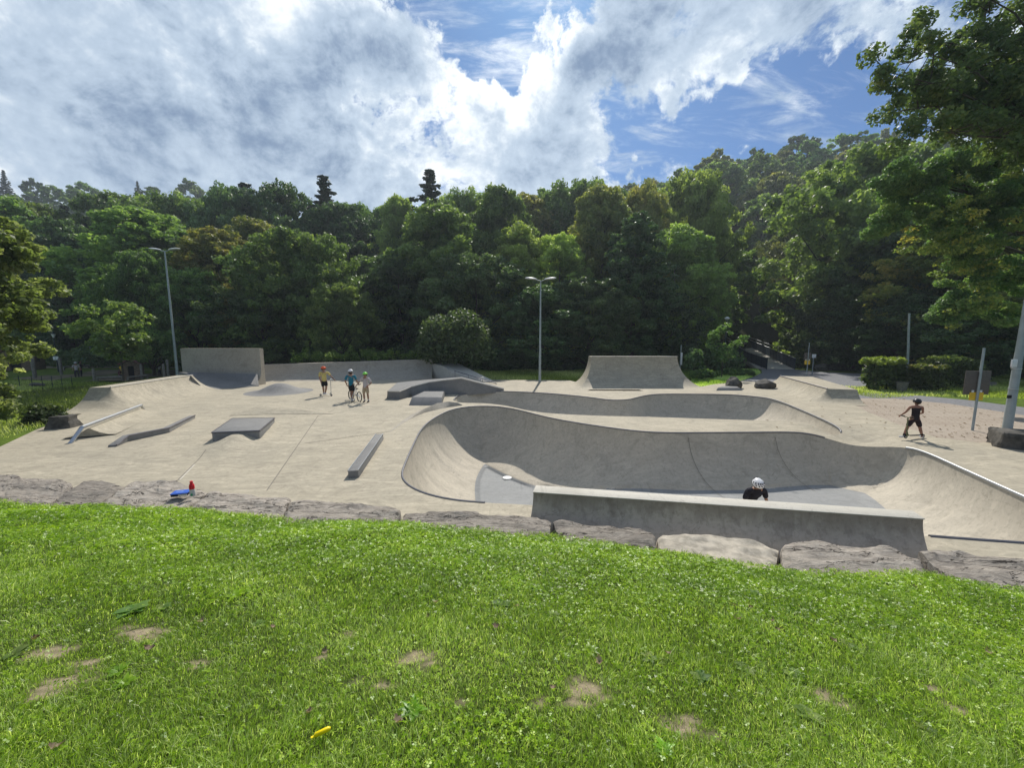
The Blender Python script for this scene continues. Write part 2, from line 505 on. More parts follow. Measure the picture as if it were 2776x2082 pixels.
def copy_tree(o, parent=None):
    c = o.copy()
    COL.objects.link(c)
    c.parent = parent
    for ch in list(o.children):
        copy_tree(ch, c)
    return c


def np_mesh(name, V, F, m, parent=None, attr=None, loc=None, smooth=False):
    """fast mesh from numpy arrays; F (n,k)"""
    me = bpy.data.meshes.new(name)
    V = np.asarray(V, dtype=np.float32); F = np.asarray(F, dtype=np.int32)
    n, k = F.shape
    me.vertices.add(len(V)); me.vertices.foreach_set('co', V.ravel())
    me.loops.add(n * k); me.loops.foreach_set('vertex_index', F.ravel())
    me.polygons.add(n); me.polygons.foreach_set('loop_start', np.arange(0, n * k, k, dtype=np.int32))
    try:
        me.polygons.foreach_set('loop_total', np.full(n, k, dtype=np.int32))
    except Exception:
        pass
    me.update(calc_edges=True)
    if attr is not None:
        for nm, dat in attr.items():
            a = me.attributes.new(nm, 'FLOAT', 'POINT')
            a.data.foreach_set('value', np.asarray(dat, dtype=np.float32))
    me.materials.append(m)
    if smooth:
        me.shade_smooth()
    return me if parent == 'MESH' else link(name, me, parent, loc)

# ------------------------------------------------------------ ground heights


def sstep(a, b, x):
    t = np.clip((np.asarray(x, float) - a) / (b - a), 0, 1)
    return t * t * (3 - 2 * t)


_ns = [P(u, v, .34) for u, v in [(-900, 1310), (-300, 1330), (0, 1352), (100, 1378), (230, 1370), (300, 1365), (500, 1380), (640, 1397), (800, 1402), (1040, 1418), (1300, 1437),
                                 (1500, 1452), (1800, 1502), (2100, 1532), (2300, 1550), (2510, 1562), (2640, 1587), (2776, 1594), (3300, 1640)]]
_nx = np.array([p.x for p in _ns]); _ny = np.array([p.y for p in _ns])


def ys(x):
    return np.interp(x, _nx, _ny)


def lawn_z(x, y):
    x = np.asarray(x, float); y = np.asarray(y, float)
    d = np.maximum(ys(x) - y, -.4)
    z = .335 + .31 * d - .012 * d * d * (d > 0)
    z = np.where(d > 5.2, .335 + .31 * 5.2 - .012 * 27 + (d - 5.2) * .05, z)
    return z + .018 * np.sin(x * 2.1 + y) + .014 * np.sin(y * 3.7 - x * 1.3) + .008 * np.sin(x * 6 + 1) * np.sin(y * 7)


def hill_z(x, y):
    x = np.asarray(x, float); y = np.asarray(y, float)
    right = 48 * sstep(50, 135, y) * sstep(-108, 80, x - .12 * y)
    left = 63 * sstep(95, 190, y) * sstep(-50, -150, x)
    mid = 20 * sstep(70, 230, y)
    und = (1.5 * np.sin(x * .07 + 1) * np.sin(y * .06)) * sstep(55, 90, y)
    return np.maximum(np.maximum(right, left), mid) + und


def line_px(pts, z=0.0):
    return [P(u, v, z) for u, v in pts]


# outline of the concrete deck
DECK = [(p.x, p.y) for p in line_px([(-500, 1240), (0, 1205), (100, 1163), (170, 1140), (250, 1112), (283, 1092)])]
DECK += [(-19.6, 19.0), (-20.3, 25.2), (-22.2, 26.6), (-19.5, 29.0), (-6.0, 31.5), (-1.2, 28.6), (4.2, 28.3), (4.8, 26.4), (11.0, 26.4), (12.2, 24.6), (15.8, 27.8), (19.8, 26.8), (18.6, 23.0), (17.2, 19.2)]
DECK += [(p.x, p.y) for p in line_px([(2300, 1088), (2350, 1116), (2429, 1148), (2501, 1174), (2538, 1186), (2646, 1199), (2711, 1202), (2900, 1215), (3300, 1290)])]
DECK += [(12.5, 4.0)] + [(float(x), float(ys(x)) - .25) for x in np.linspace(9, -15, 30)]


def in_poly(px, py, poly):
    px = np.asarray(px); py = np.asarray(py)
    c = np.zeros(px.shape, bool)
    n = len(poly)
    for i in range(n):
        x1, y1 = poly[i]; x2, y2 = poly[(i + 1) % n]
        if y1 == y2:
            continue
        k = ((y1 > py) != (y2 > py)) & (px < (x2 - x1) * (py - y1) / (y2 - y1) + x1)
        c ^= k
    return c


def seg_dist(px, py, poly, closed=True):
    px = np.asarray(px, float); py = np.asarray(py, float)
    best = np.full(px.shape, 1e9)
    n = len(poly)
    for i in range(n if closed else n - 1):
        x1, y1 = poly[i]; x2, y2 = poly[(i + 1) % n]
        dx, dy = x2 - x1, y2 - y1
        L = dx * dx + dy * dy + 1e-12
        t = np.clip(((px - x1) * dx + (py - y1) * dy) / L, 0, 1)
        best = np.minimum(best, (px - x1 - t * dx) ** 2 + (py - y1 - t * dy) ** 2)
    return np.sqrt(best)


def catmull(pts, step=.15, closed=True):
    """resample through points"""
    P_ = [Vector(p).to_2d() if len(p) > 2 else Vector(p) for p in pts]
    n = len(P_)
    out = []
    for i in range(n if closed else n - 1):
        p0 = P_[(i - 1) % n] if closed or i > 0 else P_[0]
        p1, p2 = P_[i], P_[(i + 1) % n]
        p3 = P_[(i + 2) % n] if closed or i + 2 < n else P_[-1]
        k = max(2, int((p2 - p1).length / step))
        for j in range(k):
            t = j / k
            q = .5 * ((2 * p1) + (p2 - p0) * t + (2 * p0 - 5 * p1 + 4 * p2 - p3) * t * t + (-p0 + 3 * p1 - 3 * p2 + p3) * t ** 3)
            out.append(q)
    if not closed:
        out.append(P_[-1])
    return out


def smooth_closed(pts, it):
    for _ in range(it):
        n = len(pts)
        pts = [(pts[i - 1] + pts[i] * 2 + pts[(i + 1) % n]) / 4 for i in range(n)]
    return pts


SAD = P(2262, 1176)


def H(x, y):
    """height of the concrete deck"""
    x = np.asarray(x, float); y = np.asarray(y, float)
    z = -.30 * np.exp(-(((x - 11.0) / 1.0) ** 2 + ((y - 12.1) / 1.1) ** 2))
    # hump in front of and behind the grey pad
    c = P(640, 1171, .3); ux, uy = .20, -.98
    a = (x - c.x) * ux + (y - c.y) * uy; b = (x - c.x) * uy - (y - c.y) * ux
    z = z + .26 * np.exp(-(b / .42) ** 2) * sstep(1.7, .0, a) * sstep(-3.0, -1.9, a)
    # the plaza falls gently towards the lower left corner
    z = z - .10 * sstep(-6, -14, x) * sstep(14, 9, y)
    return z


# ------------------------------------------------------------ bowls
rimF_far = [(1322, 1364), (1240, 1359), (1177, 1348), (1123, 1329), (1094, 1311), (1085, 1296), (1090, 1277), (1107, 1235), (1126, 1194), (1138, 1170), (1156, 1149), (1186, 1128), (1221, 1112),
            (1256, 1104), (1303, 1101), (1351, 1102.5), (1398, 1110), (1446, 1122), (1493, 1133.6), (1556, 1145), (1620, 1155), (1683, 1163.6), (1732, 1169.5), (1790, 1173), (1858, 1173.5), (2016, 1172.5), (2120, 1171.5), (2232, 1171)]
F_far = [P(*q) for q in rimF_far]
F_right = [Vector((10.72, 12.15, 0)), Vector((11.15, 11.55, 0)), P(2459, 1206), P(2620, 1277), P(2776, 1348), Vector((9.75, 6.45, 0)), Vector((9.3, 5.75, 0)), Vector((8.6, 5.45, 0)), P(2776, 1473), P(2513, 1454)]
F_near = [P(2200, 1428), P(1800, 1397), P(1437, 1369)]
rimF = catmull(F_far + F_right + F_near, .13)
rimF = smooth_closed(rimF, 14)
rimB_px = [(1236, 1090), (1230, 1084), (1237, 1076), (1253, 1070), (1287, 1064), (1335, 1061), (1398, 1062), (1493, 1067), (1588, 1076), (1651, 1084), (1699, 1084), (1735, 1076), (1765, 1070.5), (1811, 1068.3), (1921, 1069), (1985, 1070.6),
           (2032, 1074), (2080, 1079.5), (2118, 1090), (2175, 1113), (2238, 1141), (2285, 1162)]
B_far = [P(*q) for q in rimB_px]
B_near = [P(2262, 1166), P(2222, 1157), P(2175, 1143), P(2000, 1138), P(1750, 1130), P(1620, 1127), P(1493, 1120.5), P(1430, 1112.5), P(1366, 1099), P(1310, 1093), P(1262, 1092.5)]
rimB = smooth_closed(catmull(B_far + B_near, .15), 4)


def prof(s, d, k=1.15):
    R = d * k
    w = np.sqrt(R * R - (R - d) ** 2)
    q = np.clip(w - s, 0, None)
    return -d + R - np.sqrt(np.maximum(R * R - q * q, 0)), w


def poly_area(p):
    return .5 * sum(p[i].x * p[(i + 1) % len(p)].y - p[(i + 1) % len(p)].x * p[i].y for i in range(len(p)))


def bowl(name, rim, depth, label, k=1.15):
    if poly_area(rim) < 0:
        rim = rim[::-1]
    n = len(rim)
    poly = [(p.x, p.y) for p in rim]
    pts = [Vector(p) for p in rim]
    nor = []
    for i in range(n):
        d = (rim[(i + 1) % n] - rim[i - 1]).normalized()
        nor.append(Vector((-d.y, d.x)))
    cand, need = [], []
    for s in (.02, .05, .10, .17, .26, .37, .5, .66, .82, .96, 1.1, 1.24, 1.38, 1.52, 1.66, 1.8, 1.94, 2.08, 2.2, 2.4, 2.6, 2.8):
        st = 1
        for i in range(0, n, st):
            cand.append(rim[i] + nor[i] * s); need.append(s * .985)
    for i in range(n):
        _z, wv = prof(np.array(0.0), float(depth(rim[i].x + nor[i].x * 1.8, rim[i].y + nor[i].y * 1.8)), k)
        for dw in (-.44, -.345, -.2, -.10, .0, .14, .26):
            cand.append(rim[i] + nor[i] * (float(wv) + dw)); need.append((float(wv) + dw) * .985)
    xs = np.arange(min(p[0] for p in poly), max(p[0] for p in poly), .22)
    yy = np.arange(min(p[1] for p in poly), max(p[1] for p in poly), .22)
    for x in xs:
        for y in yy:
            cand.append(Vector((x + .05 * sin(y * 9), y + .05 * sin(x * 8)))); need.append(3.0)
    cx = np.array([c.x for c in cand]); cy = np.array([c.y for c in cand])
    dd = seg_dist(cx, cy, poly); ok = (dd >= np.array(need)) & in_poly(cx, cy, poly)
    pts += [Vector((cx[i], cy[i])) for i in np.nonzero(ok)[0]]
    edges = [(i, (i + 1) % n) for i in range(n)]
    vs, es, fs, *_ = delaunay_2d_cdt(pts, edges, [], 0, 1e-5)
    V = np.array([(v.x, v.y) for v in vs])
    Fa = [tuple(f) for f in fs]
    C = np.array([(V[list(f)].mean(axis=0)) for f in Fa])
    keep = in_poly(C[:, 0], C[:, 1], poly)
    dist = seg_dist(V[:, 0], V[:, 1], poly)
    z, w = prof(dist, depth(V[:, 0], V[:, 1]), k)
    for _ in range(0):
        pass
    z = z + H(V[:, 0], V[:, 1])
    Fk = [f for f, q in zip(Fa, keep) if q]
    Ck = C[keep]
    dc = seg_dist(Ck[:, 0], Ck[:, 1], poly)
    _, wc = prof(dc, depth(Ck[:, 0], Ck[:, 1]), k)
    mi = (dc > wc - .33).astype(np.int32)
    Vv = [(a, b, c) for (a, b), c in zip(V, z)]
    o = mk(name, Vv, Fk, [M_BOWL, M_CONGF], None, None, 50, mi)
    bm = bmesh.new(); bm.from_mesh(o.data)
    bmesh.ops.recalc_face_normals(bm, faces=bm.faces)
    if sum(f.normal.z for f in bm.faces) < 0:
        bmesh.ops.reverse_faces(bm, faces=bm.faces)
    bmesh.ops.delete(bm, geom=[v for v in bm.verts if not v.link_faces], context='VERTS')
    # relax the crease where the two sides meet
    ins = [v for v in bm.verts if not v.is_boundary and v.co.z < -.9]
    for _ in range(4):
        bmesh.ops.smooth_vert(bm, verts=ins, factor=.5, use_axis_x=False, use_axis_y=False, use_axis_z=True)
    bm.to_mesh(o.data); bm.free()
    o.data.shade_smooth()
    tag(o, label, 'skate bowl')
    return o


dF = lambda x, y: 1.5 + .55 * sstep(4.5, .5, x) - .1 * sstep(7, 10, x)
dB = lambda x, y: 1.35 + 0 * x
bowlF = bowl('skate_bowl', rimF, dF, 'large deep front bowl with a rounded left end, grey floor and steel edge', 1.045)
bowlB = bowl('skate_bowl', rimB, dB, 'shallower rear bowl curving behind the pale ridge of the front bowl', 1.25)


def coping(parent, pts, rad=.026, m=None, lift=.0):
    V = [Vector((p.x, p.y, float(H(p.x, p.y)) + lift)) for p in pts]
    o = MB().tube(V, rad, 8).build('coping', m or M_COPING, parent)
    return o


def nearest_idx(rim, p):
    return min(range(len(rim)), key=lambda i: (rim[i].x - p.x) ** 2 + (rim[i].y - p.y) ** 2)


def rim_part(rim, a, b):
    i, j = nearest_idx(rim, a), nearest_idx(rim, b)
    out = []
    k = i
    while k != j:
        out.append(rim[k]); k = (k + 1) % len(rim)
    return out + [rim[j]]


coping(bowlF, rim_part(rimF, P(1322, 1364), P(2232, 1171)))
coping(bowlF, rim_part(rimF, P(2459, 1206), Vector((9.9, 6.9, 0))), .034, M_STEEL)
coping(bowlF, rim_part(rimF, Vector((7.9, 5.5, 0)), P(2513, 1454)), .028, M_DARKSTEEL)
coping(bowlB, rim_part(rimB, P(1231, 1085), P(2285, 1162)), .03)
q = P(1375, 1297, -2.05)
MB().tube([(q.x, q.y, -2.03), (q.x, q.y, -2.018)], .17, 24).tube([(q.x, q.y, -2.02), (q.x, q.y, -2.012)], .13, 24).build('drain_cover', M_WHITE, bowlF)
# casting joints on the straight far wall
for u in (1858, 2105):
    px = P(u, 1172).x * 1.0
    i = nearest_idx(rimF, P(u, 1172))
    base = rimF[i]
    mb = MB(); pts = []
    for k_ in range(14):
        s = .03 + k_ * .145
        z, _w = prof(np.array(s), dF(base.x, 0))
        pts.append(Vector((base.x + .03 * k_, base.y - s, float(z) + .006)))
    for k_ in range(13):
        a_, b_ = pts[k_], pts[k_ + 1]
        mb.add([a_ - Vector((.008, 0, 0)), a_ + Vector((.008, 0, 0)), b_ + Vector((.008, 0, 0)), b_ - Vector((.008, 0, 0))], [(0, 1, 2, 3)])
    mb.build('casting_joint', M_JOINT_CREASE, bowlF)

# deck surface with the two holes
pts = [Vector(p) for p in DECK]; edges = [(i, (i + 1) % len(pts)) for i in range(len(pts))]
for rim in (rimF, rimB):
    o_ = len(pts); pts += [Vector(p) for p in rim]
    edges += [(o_ + i, o_ + (i + 1) % len(rim)) for i in range(len(rim))]
pF = [(p.x, p.y) for p in rimF]; pB = [(p.x, p.y) for p in rimB]
gx, gy = np.meshgrid(np.arange(-21, 15, .3), np.arange(4, 31, .3))
gx = gx.ravel(); gy = gy.ravel()
ok = in_poly(gx, gy, DECK) & ~in_poly(gx, gy, pF) & ~in_poly(gx, gy, pB) & (seg_dist(gx, gy, DECK) > .12) & (seg_dist(gx, gy, pF) > .12) & (seg_dist(gx, gy, pB) > .12)
pts += [Vector((a + .02 * sin(b_ * 5), b_)) for a, b_ in zip(gx[ok], gy[ok])]
vs, es, fs, *_ = delaunay_2d_cdt(pts, edges, [], 0, 1e-5)
V = np.array([(v.x, v.y) for v in vs]); Fa = [tuple(f) for f in fs]
C = np.array([V[list(f)].mean(axis=0) for f in Fa])
keep = in_poly(C[:, 0], C[:, 1], DECK) & ~in_poly(C[:, 0], C[:, 1], pF) & ~in_poly(C[:, 0], C[:, 1], pB)
z = H(V[:, 0], V[:, 1])
Fk = [f for f, q_ in zip(Fa, keep) if q_]
deck = mk('floor', [(a, b_, c) for (a, b_), c in zip(V, z)], Fk, M_CON)
bm = bmesh.new(); bm.from_mesh(deck.data); bmesh.ops.recalc_face_normals(bm, faces=bm.faces)
if sum(f.normal.z for f in bm.faces) < 0:
    bmesh.ops.reverse_faces(bm, faces=bm.faces)
bmesh.ops.delete(bm, geom=[v for v in bm.verts if not v.link_faces], context='VERTS')
ex = bmesh.ops.extrude_edge_only(bm, edges=[e for e in bm.edges if e.is_boundary and seg_dist([e.verts[0].co.x], [e.verts[0].co.y], DECK)[0] < .01])
for v in [g for g in ex['geom'] if isinstance(g, bmesh.types.BMVert)]:
    v.co.z -= .25
bm.to_mesh(deck.data); bm.free()
deck.data.shade_smooth(); deck.data.set_sharp_from_angle(angle=radians(40))
tag(deck, 'pale sunlit concrete deck of the skate park', None, None, 'structure')


def strip(pts, w, name, m, parent=None, lift=.005, hf=H):
    P_ = []
    for i in range(len(pts) - 1):
        a, b_ = Vector(pts[i]), Vector(pts[i + 1])
        k = max(1, int((b_ - a).length / .25))
        P_ += [a.lerp(b_, j / k) for j in range(k)]
    P_.append(Vector(pts[-1]))
    V, F = [], []
    for i, p in enumerate(P_):
        d = (P_[min(i + 1, len(P_) - 1)] - P_[max(i - 1, 0)]).to_2d().normalized()
        nn = Vector((-d.y, d.x))
        for s_ in (-1, 1):
            x, y = p.x + nn.x * w / 2 * s_, p.y + nn.y * w / 2 * s_
            V.append((x, y, float(hf(x, y)) + lift))
    for i in range(len(P_) - 1):
        F.append((2 * i, 2 * i + 1, 2 * i + 3, 2 * i + 2))
    return mk(name, V, F, m, parent)


for a_, b_ in [((723, 1331), (862, 1128)), ((462, 1322), (570, 1212)), ((827, 1202), (1058, 1170)), ((862, 1128), (905, 1112))]:  # dark strips paint the shading line of deck creases; no relief is built
    strip([P(*a_), P(*b_)], .022, 'crease_strip', M_JOINT_CREASE, deck)
strip([P(487, 1301), P(528, 1258)], .03, 'filler_line', M_LINE, deck, .006)

# ------------------------------------------------------------ ground sheet
ax = np.unique(np.concatenate([np.arange(-420, -40, 14), np.arange(-40, -24, 1.5), np.arange(-24, 36, .5), np.arange(36, 60, 2), np.arange(60, 430, 12)]))
ay = np.unique(np.concatenate([np.arange(-60, -4, 8), np.arange(-4, 3, 1), np.arange(3, 34, .5), np.arange(34, 60, 1.5), np.arange(60, 420, 8), np.arange(420, 1400, 90)]))
X, Y = np.meshgrid(ax, ay)
x, y = X.ravel(), Y.ravel()
zz_ = hill_z(x, y)
ind = in_poly(x, y, DECK); dd = seg_dist(x, y, DECK)
base = -.06 - .45 * sstep(2, 12, np.where(ind, 0, dd)) * sstep(-14, -20, x) * sstep(44, 30, y)
base = base + np.where((x < -14) & (y < 40), .10 * np.sin(x * .9 + y * .5) * np.sin(y * .8) * sstep(.5, 3, dd), 0)
# the stream bed the bridge crosses
base = base - 3.2 * sstep(41, 44.5, y) * sstep(62, 57, y) * sstep(-2, 6, x)
base = base - .0 * x
z = base + zz_
z = np.where(ind, np.where(dd > 1.1, -3.6, -.16), z)
lz = lawn_z(x, y) - .12
z = np.where(y < ys(x) - .3, np.where((x > -17) & (x < 14), lz, lz), z)
nxn, nyn = len(ax), len(ay)
I = np.arange(nxn * nyn).reshape(nyn, nxn)
F = np.stack([I[:-1, :-1], I[:-1, 1:], I[1:, 1:], I[1:, :-1]], -1).reshape(-1, 4)
ground = np_mesh('ground', np.stack([x, y, z], 1), F, M_MEADOW, smooth=True)
tag(ground, 'grassy ground, stream bank and wooded hillside', None, None, 'structure')


def gz(x, y):
    """ground height outside the deck"""
    b_ = -.06 - (.45 * float(sstep(-14, -20, x)) * float(sstep(2, 12, seg_dist([x], [y], DECK)[0])) * float(sstep(44, 30, y)))
    return b_ + float(hill_z(x, y))


# lawn in the foreground
DIRT = [(390, 1718, .16), (345, 1700, .05), (138, 1775, .13), (225, 1800, .09), (165, 1850, .17), (120, 1885, .07), (1130, 1785, .12), (1160, 1800, .1), (1590, 1870, .14), (1560, 1905, .08), (1845, 1975, .13), (1930, 1990, .06), (1880, 1960, .07),
        (2230, 1890, .10), (2280, 1910, .07), (2590, 1925, .09), (2530, 1870, .06), (1040, 1862, .06), (952, 1850, .05), (950, 1722, .05), (1465, 1902, .05), (1250, 1910, .04), (870, 1785, .04), (540, 1800, .05)]
DP = []
for u, v, r in DIRT:
    zc = 1.0
    for _ in range(8):
        q = P(u, v, zc); zc = float(lawn_z(q.x, q.y))
    DP.append((q.x, q.y, r * .9 * q.y / 2.2 + .015))


def dirt(x, y):
    o = np.zeros(np.shape(x))
    wob = .5 + .5 * np.sin(x * 31 + 3 * np.sin(y * 23)) * np.sin(y * 27 + 2 * np.sin(x * 19))
    for a_, b_, r in DP:
        d = np.sqrt(((x - a_) / 1.25) ** 2 + (y - b_) ** 2)
        o = np.maximum(o, sstep(r * 1.0, r * .25, d + r * .8 * (wob - .35)))
    return o


lx = np.arange(-16, 14.01, .06); ly = np.linspace(0, 1, 190)
X, T_ = np.meshgrid(lx, ly)
Y = -1.5 + T_ ** .8 * (ys(X) + .12 + 1.5)
x, y = X.ravel(), Y.ravel()
I = np.arange(len(x)).reshape(X.shape)
F = np.stack([I[:-1, :-1], I[:-1, 1:], I[1:, 1:], I[1:, :-1]], -1).reshape(-1, 4)
lawn = np_mesh('lawn', np.stack([x, y, lawn_z(x, y)], 1), F, M_LAWN, attr={'dirt': dirt(x, y)}, smooth=True)
tag(lawn, 'sloping lawn soil with bare patches in the foreground', None, None, 'structure')
ST = np.random.default_rng(5)


def to_lawn(u, v):
    zc = .8
    for _ in range(10):
        q = P(u, v, zc); zc = float(lawn_z(q.x, q.y))
    return Vector((q.x, q.y, zc))


# ------------------------------------------------------------ paths on the right
def sheet(name, poly, m, zf, label, spacing=None):
    pts = [Vector((p[0], p[1])) for p in poly]
    n = len(pts)
    e = [(i, (i + 1) % n) for i in range(n)]
    pl = [(p.x, p.y) for p in pts]
    if spacing:
        gx, gy = np.meshgrid(np.arange(min(p.x for p in pts), max(p.x for p in pts), spacing), np.arange(min(p.y for p in pts), max(p.y for p in pts), spacing))
        gx, gy = gx.ravel(), gy.ravel()
        k = in_poly(gx, gy, pl) & (seg_dist(gx, gy, pl) > spacing * .4)
        pts += [Vector((a, b_)) for a, b_ in zip(gx[k], gy[k])]
    vs, es, fs, *_ = delaunay_2d_cdt(pts, e, [], 0, 1e-5)
    Fk = []
    for f in fs:
        c = sum((vs[i] for i in f), Vector((0, 0))) / len(f)
        if in_poly(np.array([c.x]), np.array([c.y]), pl)[0]:
            Fk.append(f)
    o = mk(name, [(v.x, v.y, zf(v.x, v.y)) for v in vs], Fk, m)
    return tag(o, label, None, None, 'structure')


g1 = lambda x, y: -.012
pave_poly = [P(2290, 1090), P(2296, 1079), P(2429, 1080), P(2574, 1094), P(2776, 1125), P(3100, 1175), P(3300, 1290), P(2900, 1216), P(2711, 1203), P(2646, 1200), P(2538, 1187), P(2501, 1175), P(2429, 1149), P(2350, 1117)]
sheet('paving', pave_poly, M_PAVE, g1, 'sandy block paving with scattered leaves')
path_poly = [P(2293, 1079.5), P(2306, 1062), P(2465, 1069), P(2620, 1083), P(2776, 1103), P(3200, 1150), P(3200, 1195), P(2776, 1126), P(2574, 1095), P(2429, 1081)]
sheet('path', path_poly, M_ASPH, lambda x, y: -.02, 'grey asphalt path curving behind the paving')
pb = [P(1886, 1051), P(1935, 1044), P(1990, 1037), P(2040, 1022), P(2066, 1010), P(2064, 1001), Vector((25.2, 39.8, 0)), Vector((28.0, 38.8, 0)), P(2175, 1003), P(2240, 1008), P(2300, 1011), P(2385, 1012), P(2385, 1040), P(2306, 1052), P(2306, 1060), Vector((17.2, 19.0, 0)), Vector((19.7, 26.7, 0)), Vector((16, 27.6, 0)), P(2085, 1054), P(1960, 1054)]
sheet('path', pb, M_ASPH, lambda x, y: -.022, 'wide grey asphalt area between the bridge and the skate park')
wt_ = [P(1875, 1053), P(1940, 1047), P(2040, 1048), P(2100, 1053), P(2085, 1058), P(1950, 1057)]

# ------------------------------------------------------------ park obstacles


def profile_quarter(h, R, plat, vert=0.0, n=14):
    """(s,z) from the foot of the transition up and over the platform"""
    hh = h - vert
    R = max(R, hh * 1.02)
    w = sqrt(R * R - (R - hh) ** 2)
    pr = []
    for i in range(n + 1):
        ph = math.acos(1 - hh / R) * i / n
        pr.append((-w + R * sin(ph), R * (1 - cos(ph))))
    if vert:
        pr.append((0.0, h))
    return pr, w


def quarter(name, A, B, h, R, plat, label, m=M_CON, vert=0.0, face=None, cop=True, copm=None, hB=None, platB=None):
    """solid quarter pipe; A,B ends of its top edge on the ground plane"""
    A, B = Vector(A), Vector(B)
    d = (B - A).to_2d().normalized()
    nn = Vector((d.y, -d.x))
    if face is not None and nn.dot(Vector(face)) < 0:
        nn = -nn
    mb = MB()
    rings = []
    N = 12
    for i in range(N + 1):
        t = i / N
        p = A.lerp(B, t)
        hh = h + ((hB if hB is not None else h) - h) * t
        pl = plat + ((platB if platB is not None else plat) - plat) * t
        pr, w = profile_quarter(hh, R, pl, vert)
        ring = [Vector((p.x - nn.x * s, p.y - nn.y * s, z)) for s, z in pr]
        ring += [Vector((p.x - nn.x * pl, p.y - nn.y * pl, hh)), Vector((p.x - nn.x * pl, p.y - nn.y * pl, -.3)), Vector((p.x + nn.x * w, p.y + nn.y * w, -.3))]
        ring[:len(pr)] = [Vector((p.x - nn.x * s, p.y - nn.y * s, z)) for s, z in pr]
        rings.append(ring)
    # s is negative in front of the edge
    k = len(rings[0])
    V = [v for r in rings for v in r]
    F = []
    for i in range(N):
        for j in range(k):
            F.append((i * k + j, i * k + (j + 1) % k, (i + 1) * k + (j + 1) % k, (i + 1) * k + j))
    F += [tuple(range(k)), tuple(N * k + j for j in range(k))[::-1]]
    mb.add(V, F)
    o = mb.build(name, m, None, (A.x, A.y, 0), 28)
    tag(o, label, 'skate ramp')
    if cop:
        c = MB().tube([Vector((A.x, A.y, h + .005)) - Vector((A.x, A.y, 0)), Vector((B.x, B.y, (hB if hB is not None else h) + .005)) - Vector((A.x, A.y, 0))], .03, 8).build('coping', copm or M_CONW, o)
    return o


def flip(v): return Vector((v.x, v.y, 0))


# left quarter pipe, facing right
qA, qB = P(299, 1050, .9), P(522, 1017, .9)
ql = quarter('quarter_pipe', flip(qA), flip(qB), .9, 1.9, .8, 'low quarter pipe along the left edge beside the meadow', M_CON, face=(1, -.4), cop=True)
# tall slab behind
sA, sB = PY(489, 951, 25.6), PY(703, 941, 25.6)
quarter('quarter_pipe', (sA.x, 25.6, 0), (sB.x, 25.6, 0), 2.42, 1.1, .38, 'tall concrete wall ramp at the back left with grey foot', M_WALL, vert=1.55, face=(0, -1), cop=False)
wl = PY(481, 950, 26.0)
MB().prism([P(519, 1019, .9) + Vector((0, 0, -.02)), Vector((sA.x + .1, 25.2, .88)), Vector((sB.x, 25.2, .75)), P(702, 1046, .02), P(636, 1052, .02), P(556, 1058, .02)], -.2).build('concrete_bank', M_CONG, None, None, 30)
ob = bpy.data.objects['concrete_bank']
tag(ob, 'dark grey triangular bank at the foot of the tall back left wall', 'skate ramp')
# long low wall
lA, lB = PY(705, 989, 28.6), PY(1172, 974, 30.4)
quarter('quarter_pipe', (lA.x, lA.y, 0), (lB.x, lB.y, 0), lA.z, 1.5, .5, 'long low quarter pipe running along the back behind the three children', M_WALL, face=(0, -1), cop=False, hB=lB.z)
# pale sloping end slab
top = [PY(1172, 985, 30.3), PY(1240, 984, 30.6), PY(1336, 1031, 27.6), PY(1322, 1036, 26.9), PY(1226, 1009, 28.4), PY(1202, 993, 29.4)]
mb = MB().prism(top, -.2)
hb = mb.build('hubba_ledge', M_CONW, None, None, 30, .015)
tag(hb, 'pale sloping slab descending to the right from the end of the long low wall', 'ledge')
a_, b_ = PY(1232, 1009, 28.0), PY(1347, 1044, 25.9)
r_ = MB().tube([a_ + Vector((0, -.1, .12)), b_ + Vector((0, -.1, .12))], .03, 8)
for t_ in (.02, .35, .68, .98):
    p = a_.lerp(b_, t_)
    r_.tube([(p.x, p.y - .1, p.z + .12), (p.x, p.y - .1, -.1)], .02, 6)
o = r_.build('hand_rail', M_DARKSTEEL)
tag(o, 'thin dark handrail down the side of the pale sloping slab', 'rail')
# big quarter pipe at the back centre, flared on three sides
tl, tr = PY(1604, 967, 25.2), PY(1836, 967, 25.2)
hq = (tl.z + tr.z) / 2
mb = MB(); rings = []
R_, hh = 2.1, hq
n_ = 18
for i in range(n_ + 1):
    ph = math.acos(1 - hh / (R_ * 1.0) if hh / R_ < 1.99 else -.99) * i / n_
    z_ = R_ * (1 - cos(ph)); wmax = R_ * sin(math.acos(1 - hh / R_))
    e_ = wmax - R_ * sin(ph)
    es_ = e_ * .62
    rings.append([Vector((tl.x - es_, 25.2 - e_, z_)), Vector((tr.x + es_, 25.2 - e_, z_)), Vector((tr.x + es_, 26.2, z_)), Vector((tl.x - es_, 26.2, z_))])
V = [v for r in rings for v in r]; F = []
for i in range(n_):
    for j in range(4):
        F.append((i * 4 + j, i * 4 + (j + 1) % 4, i * 4 + 4 + (j + 1) % 4, i * 4 + 4 + j))
F.append((n_ * 4, n_ * 4 + 1, n_ * 4 + 2, n_ * 4 + 3))
mb.add(V, F)
o = mb.build('quarter_pipe', M_CON, None, (tl.x, 25.2, 0), 28)
tag(o, 'tall free standing grey quarter pipe at the back centre with flared sides', 'skate ramp')
MB().tube([(0, 0, hq + .005), (tr.x - tl.x, 0, hq + .005)], .03, 8).build('coping', M_CONW, o)
MB().prism([P(1592, 1059), P(1608, 1053.5), P(1722, 1053.5), P(1745, 1060)], -.05).build('grey_quad', M_CONG, o).location -= o.location  # flat dark grey quad laid on the deck at the ramp foot
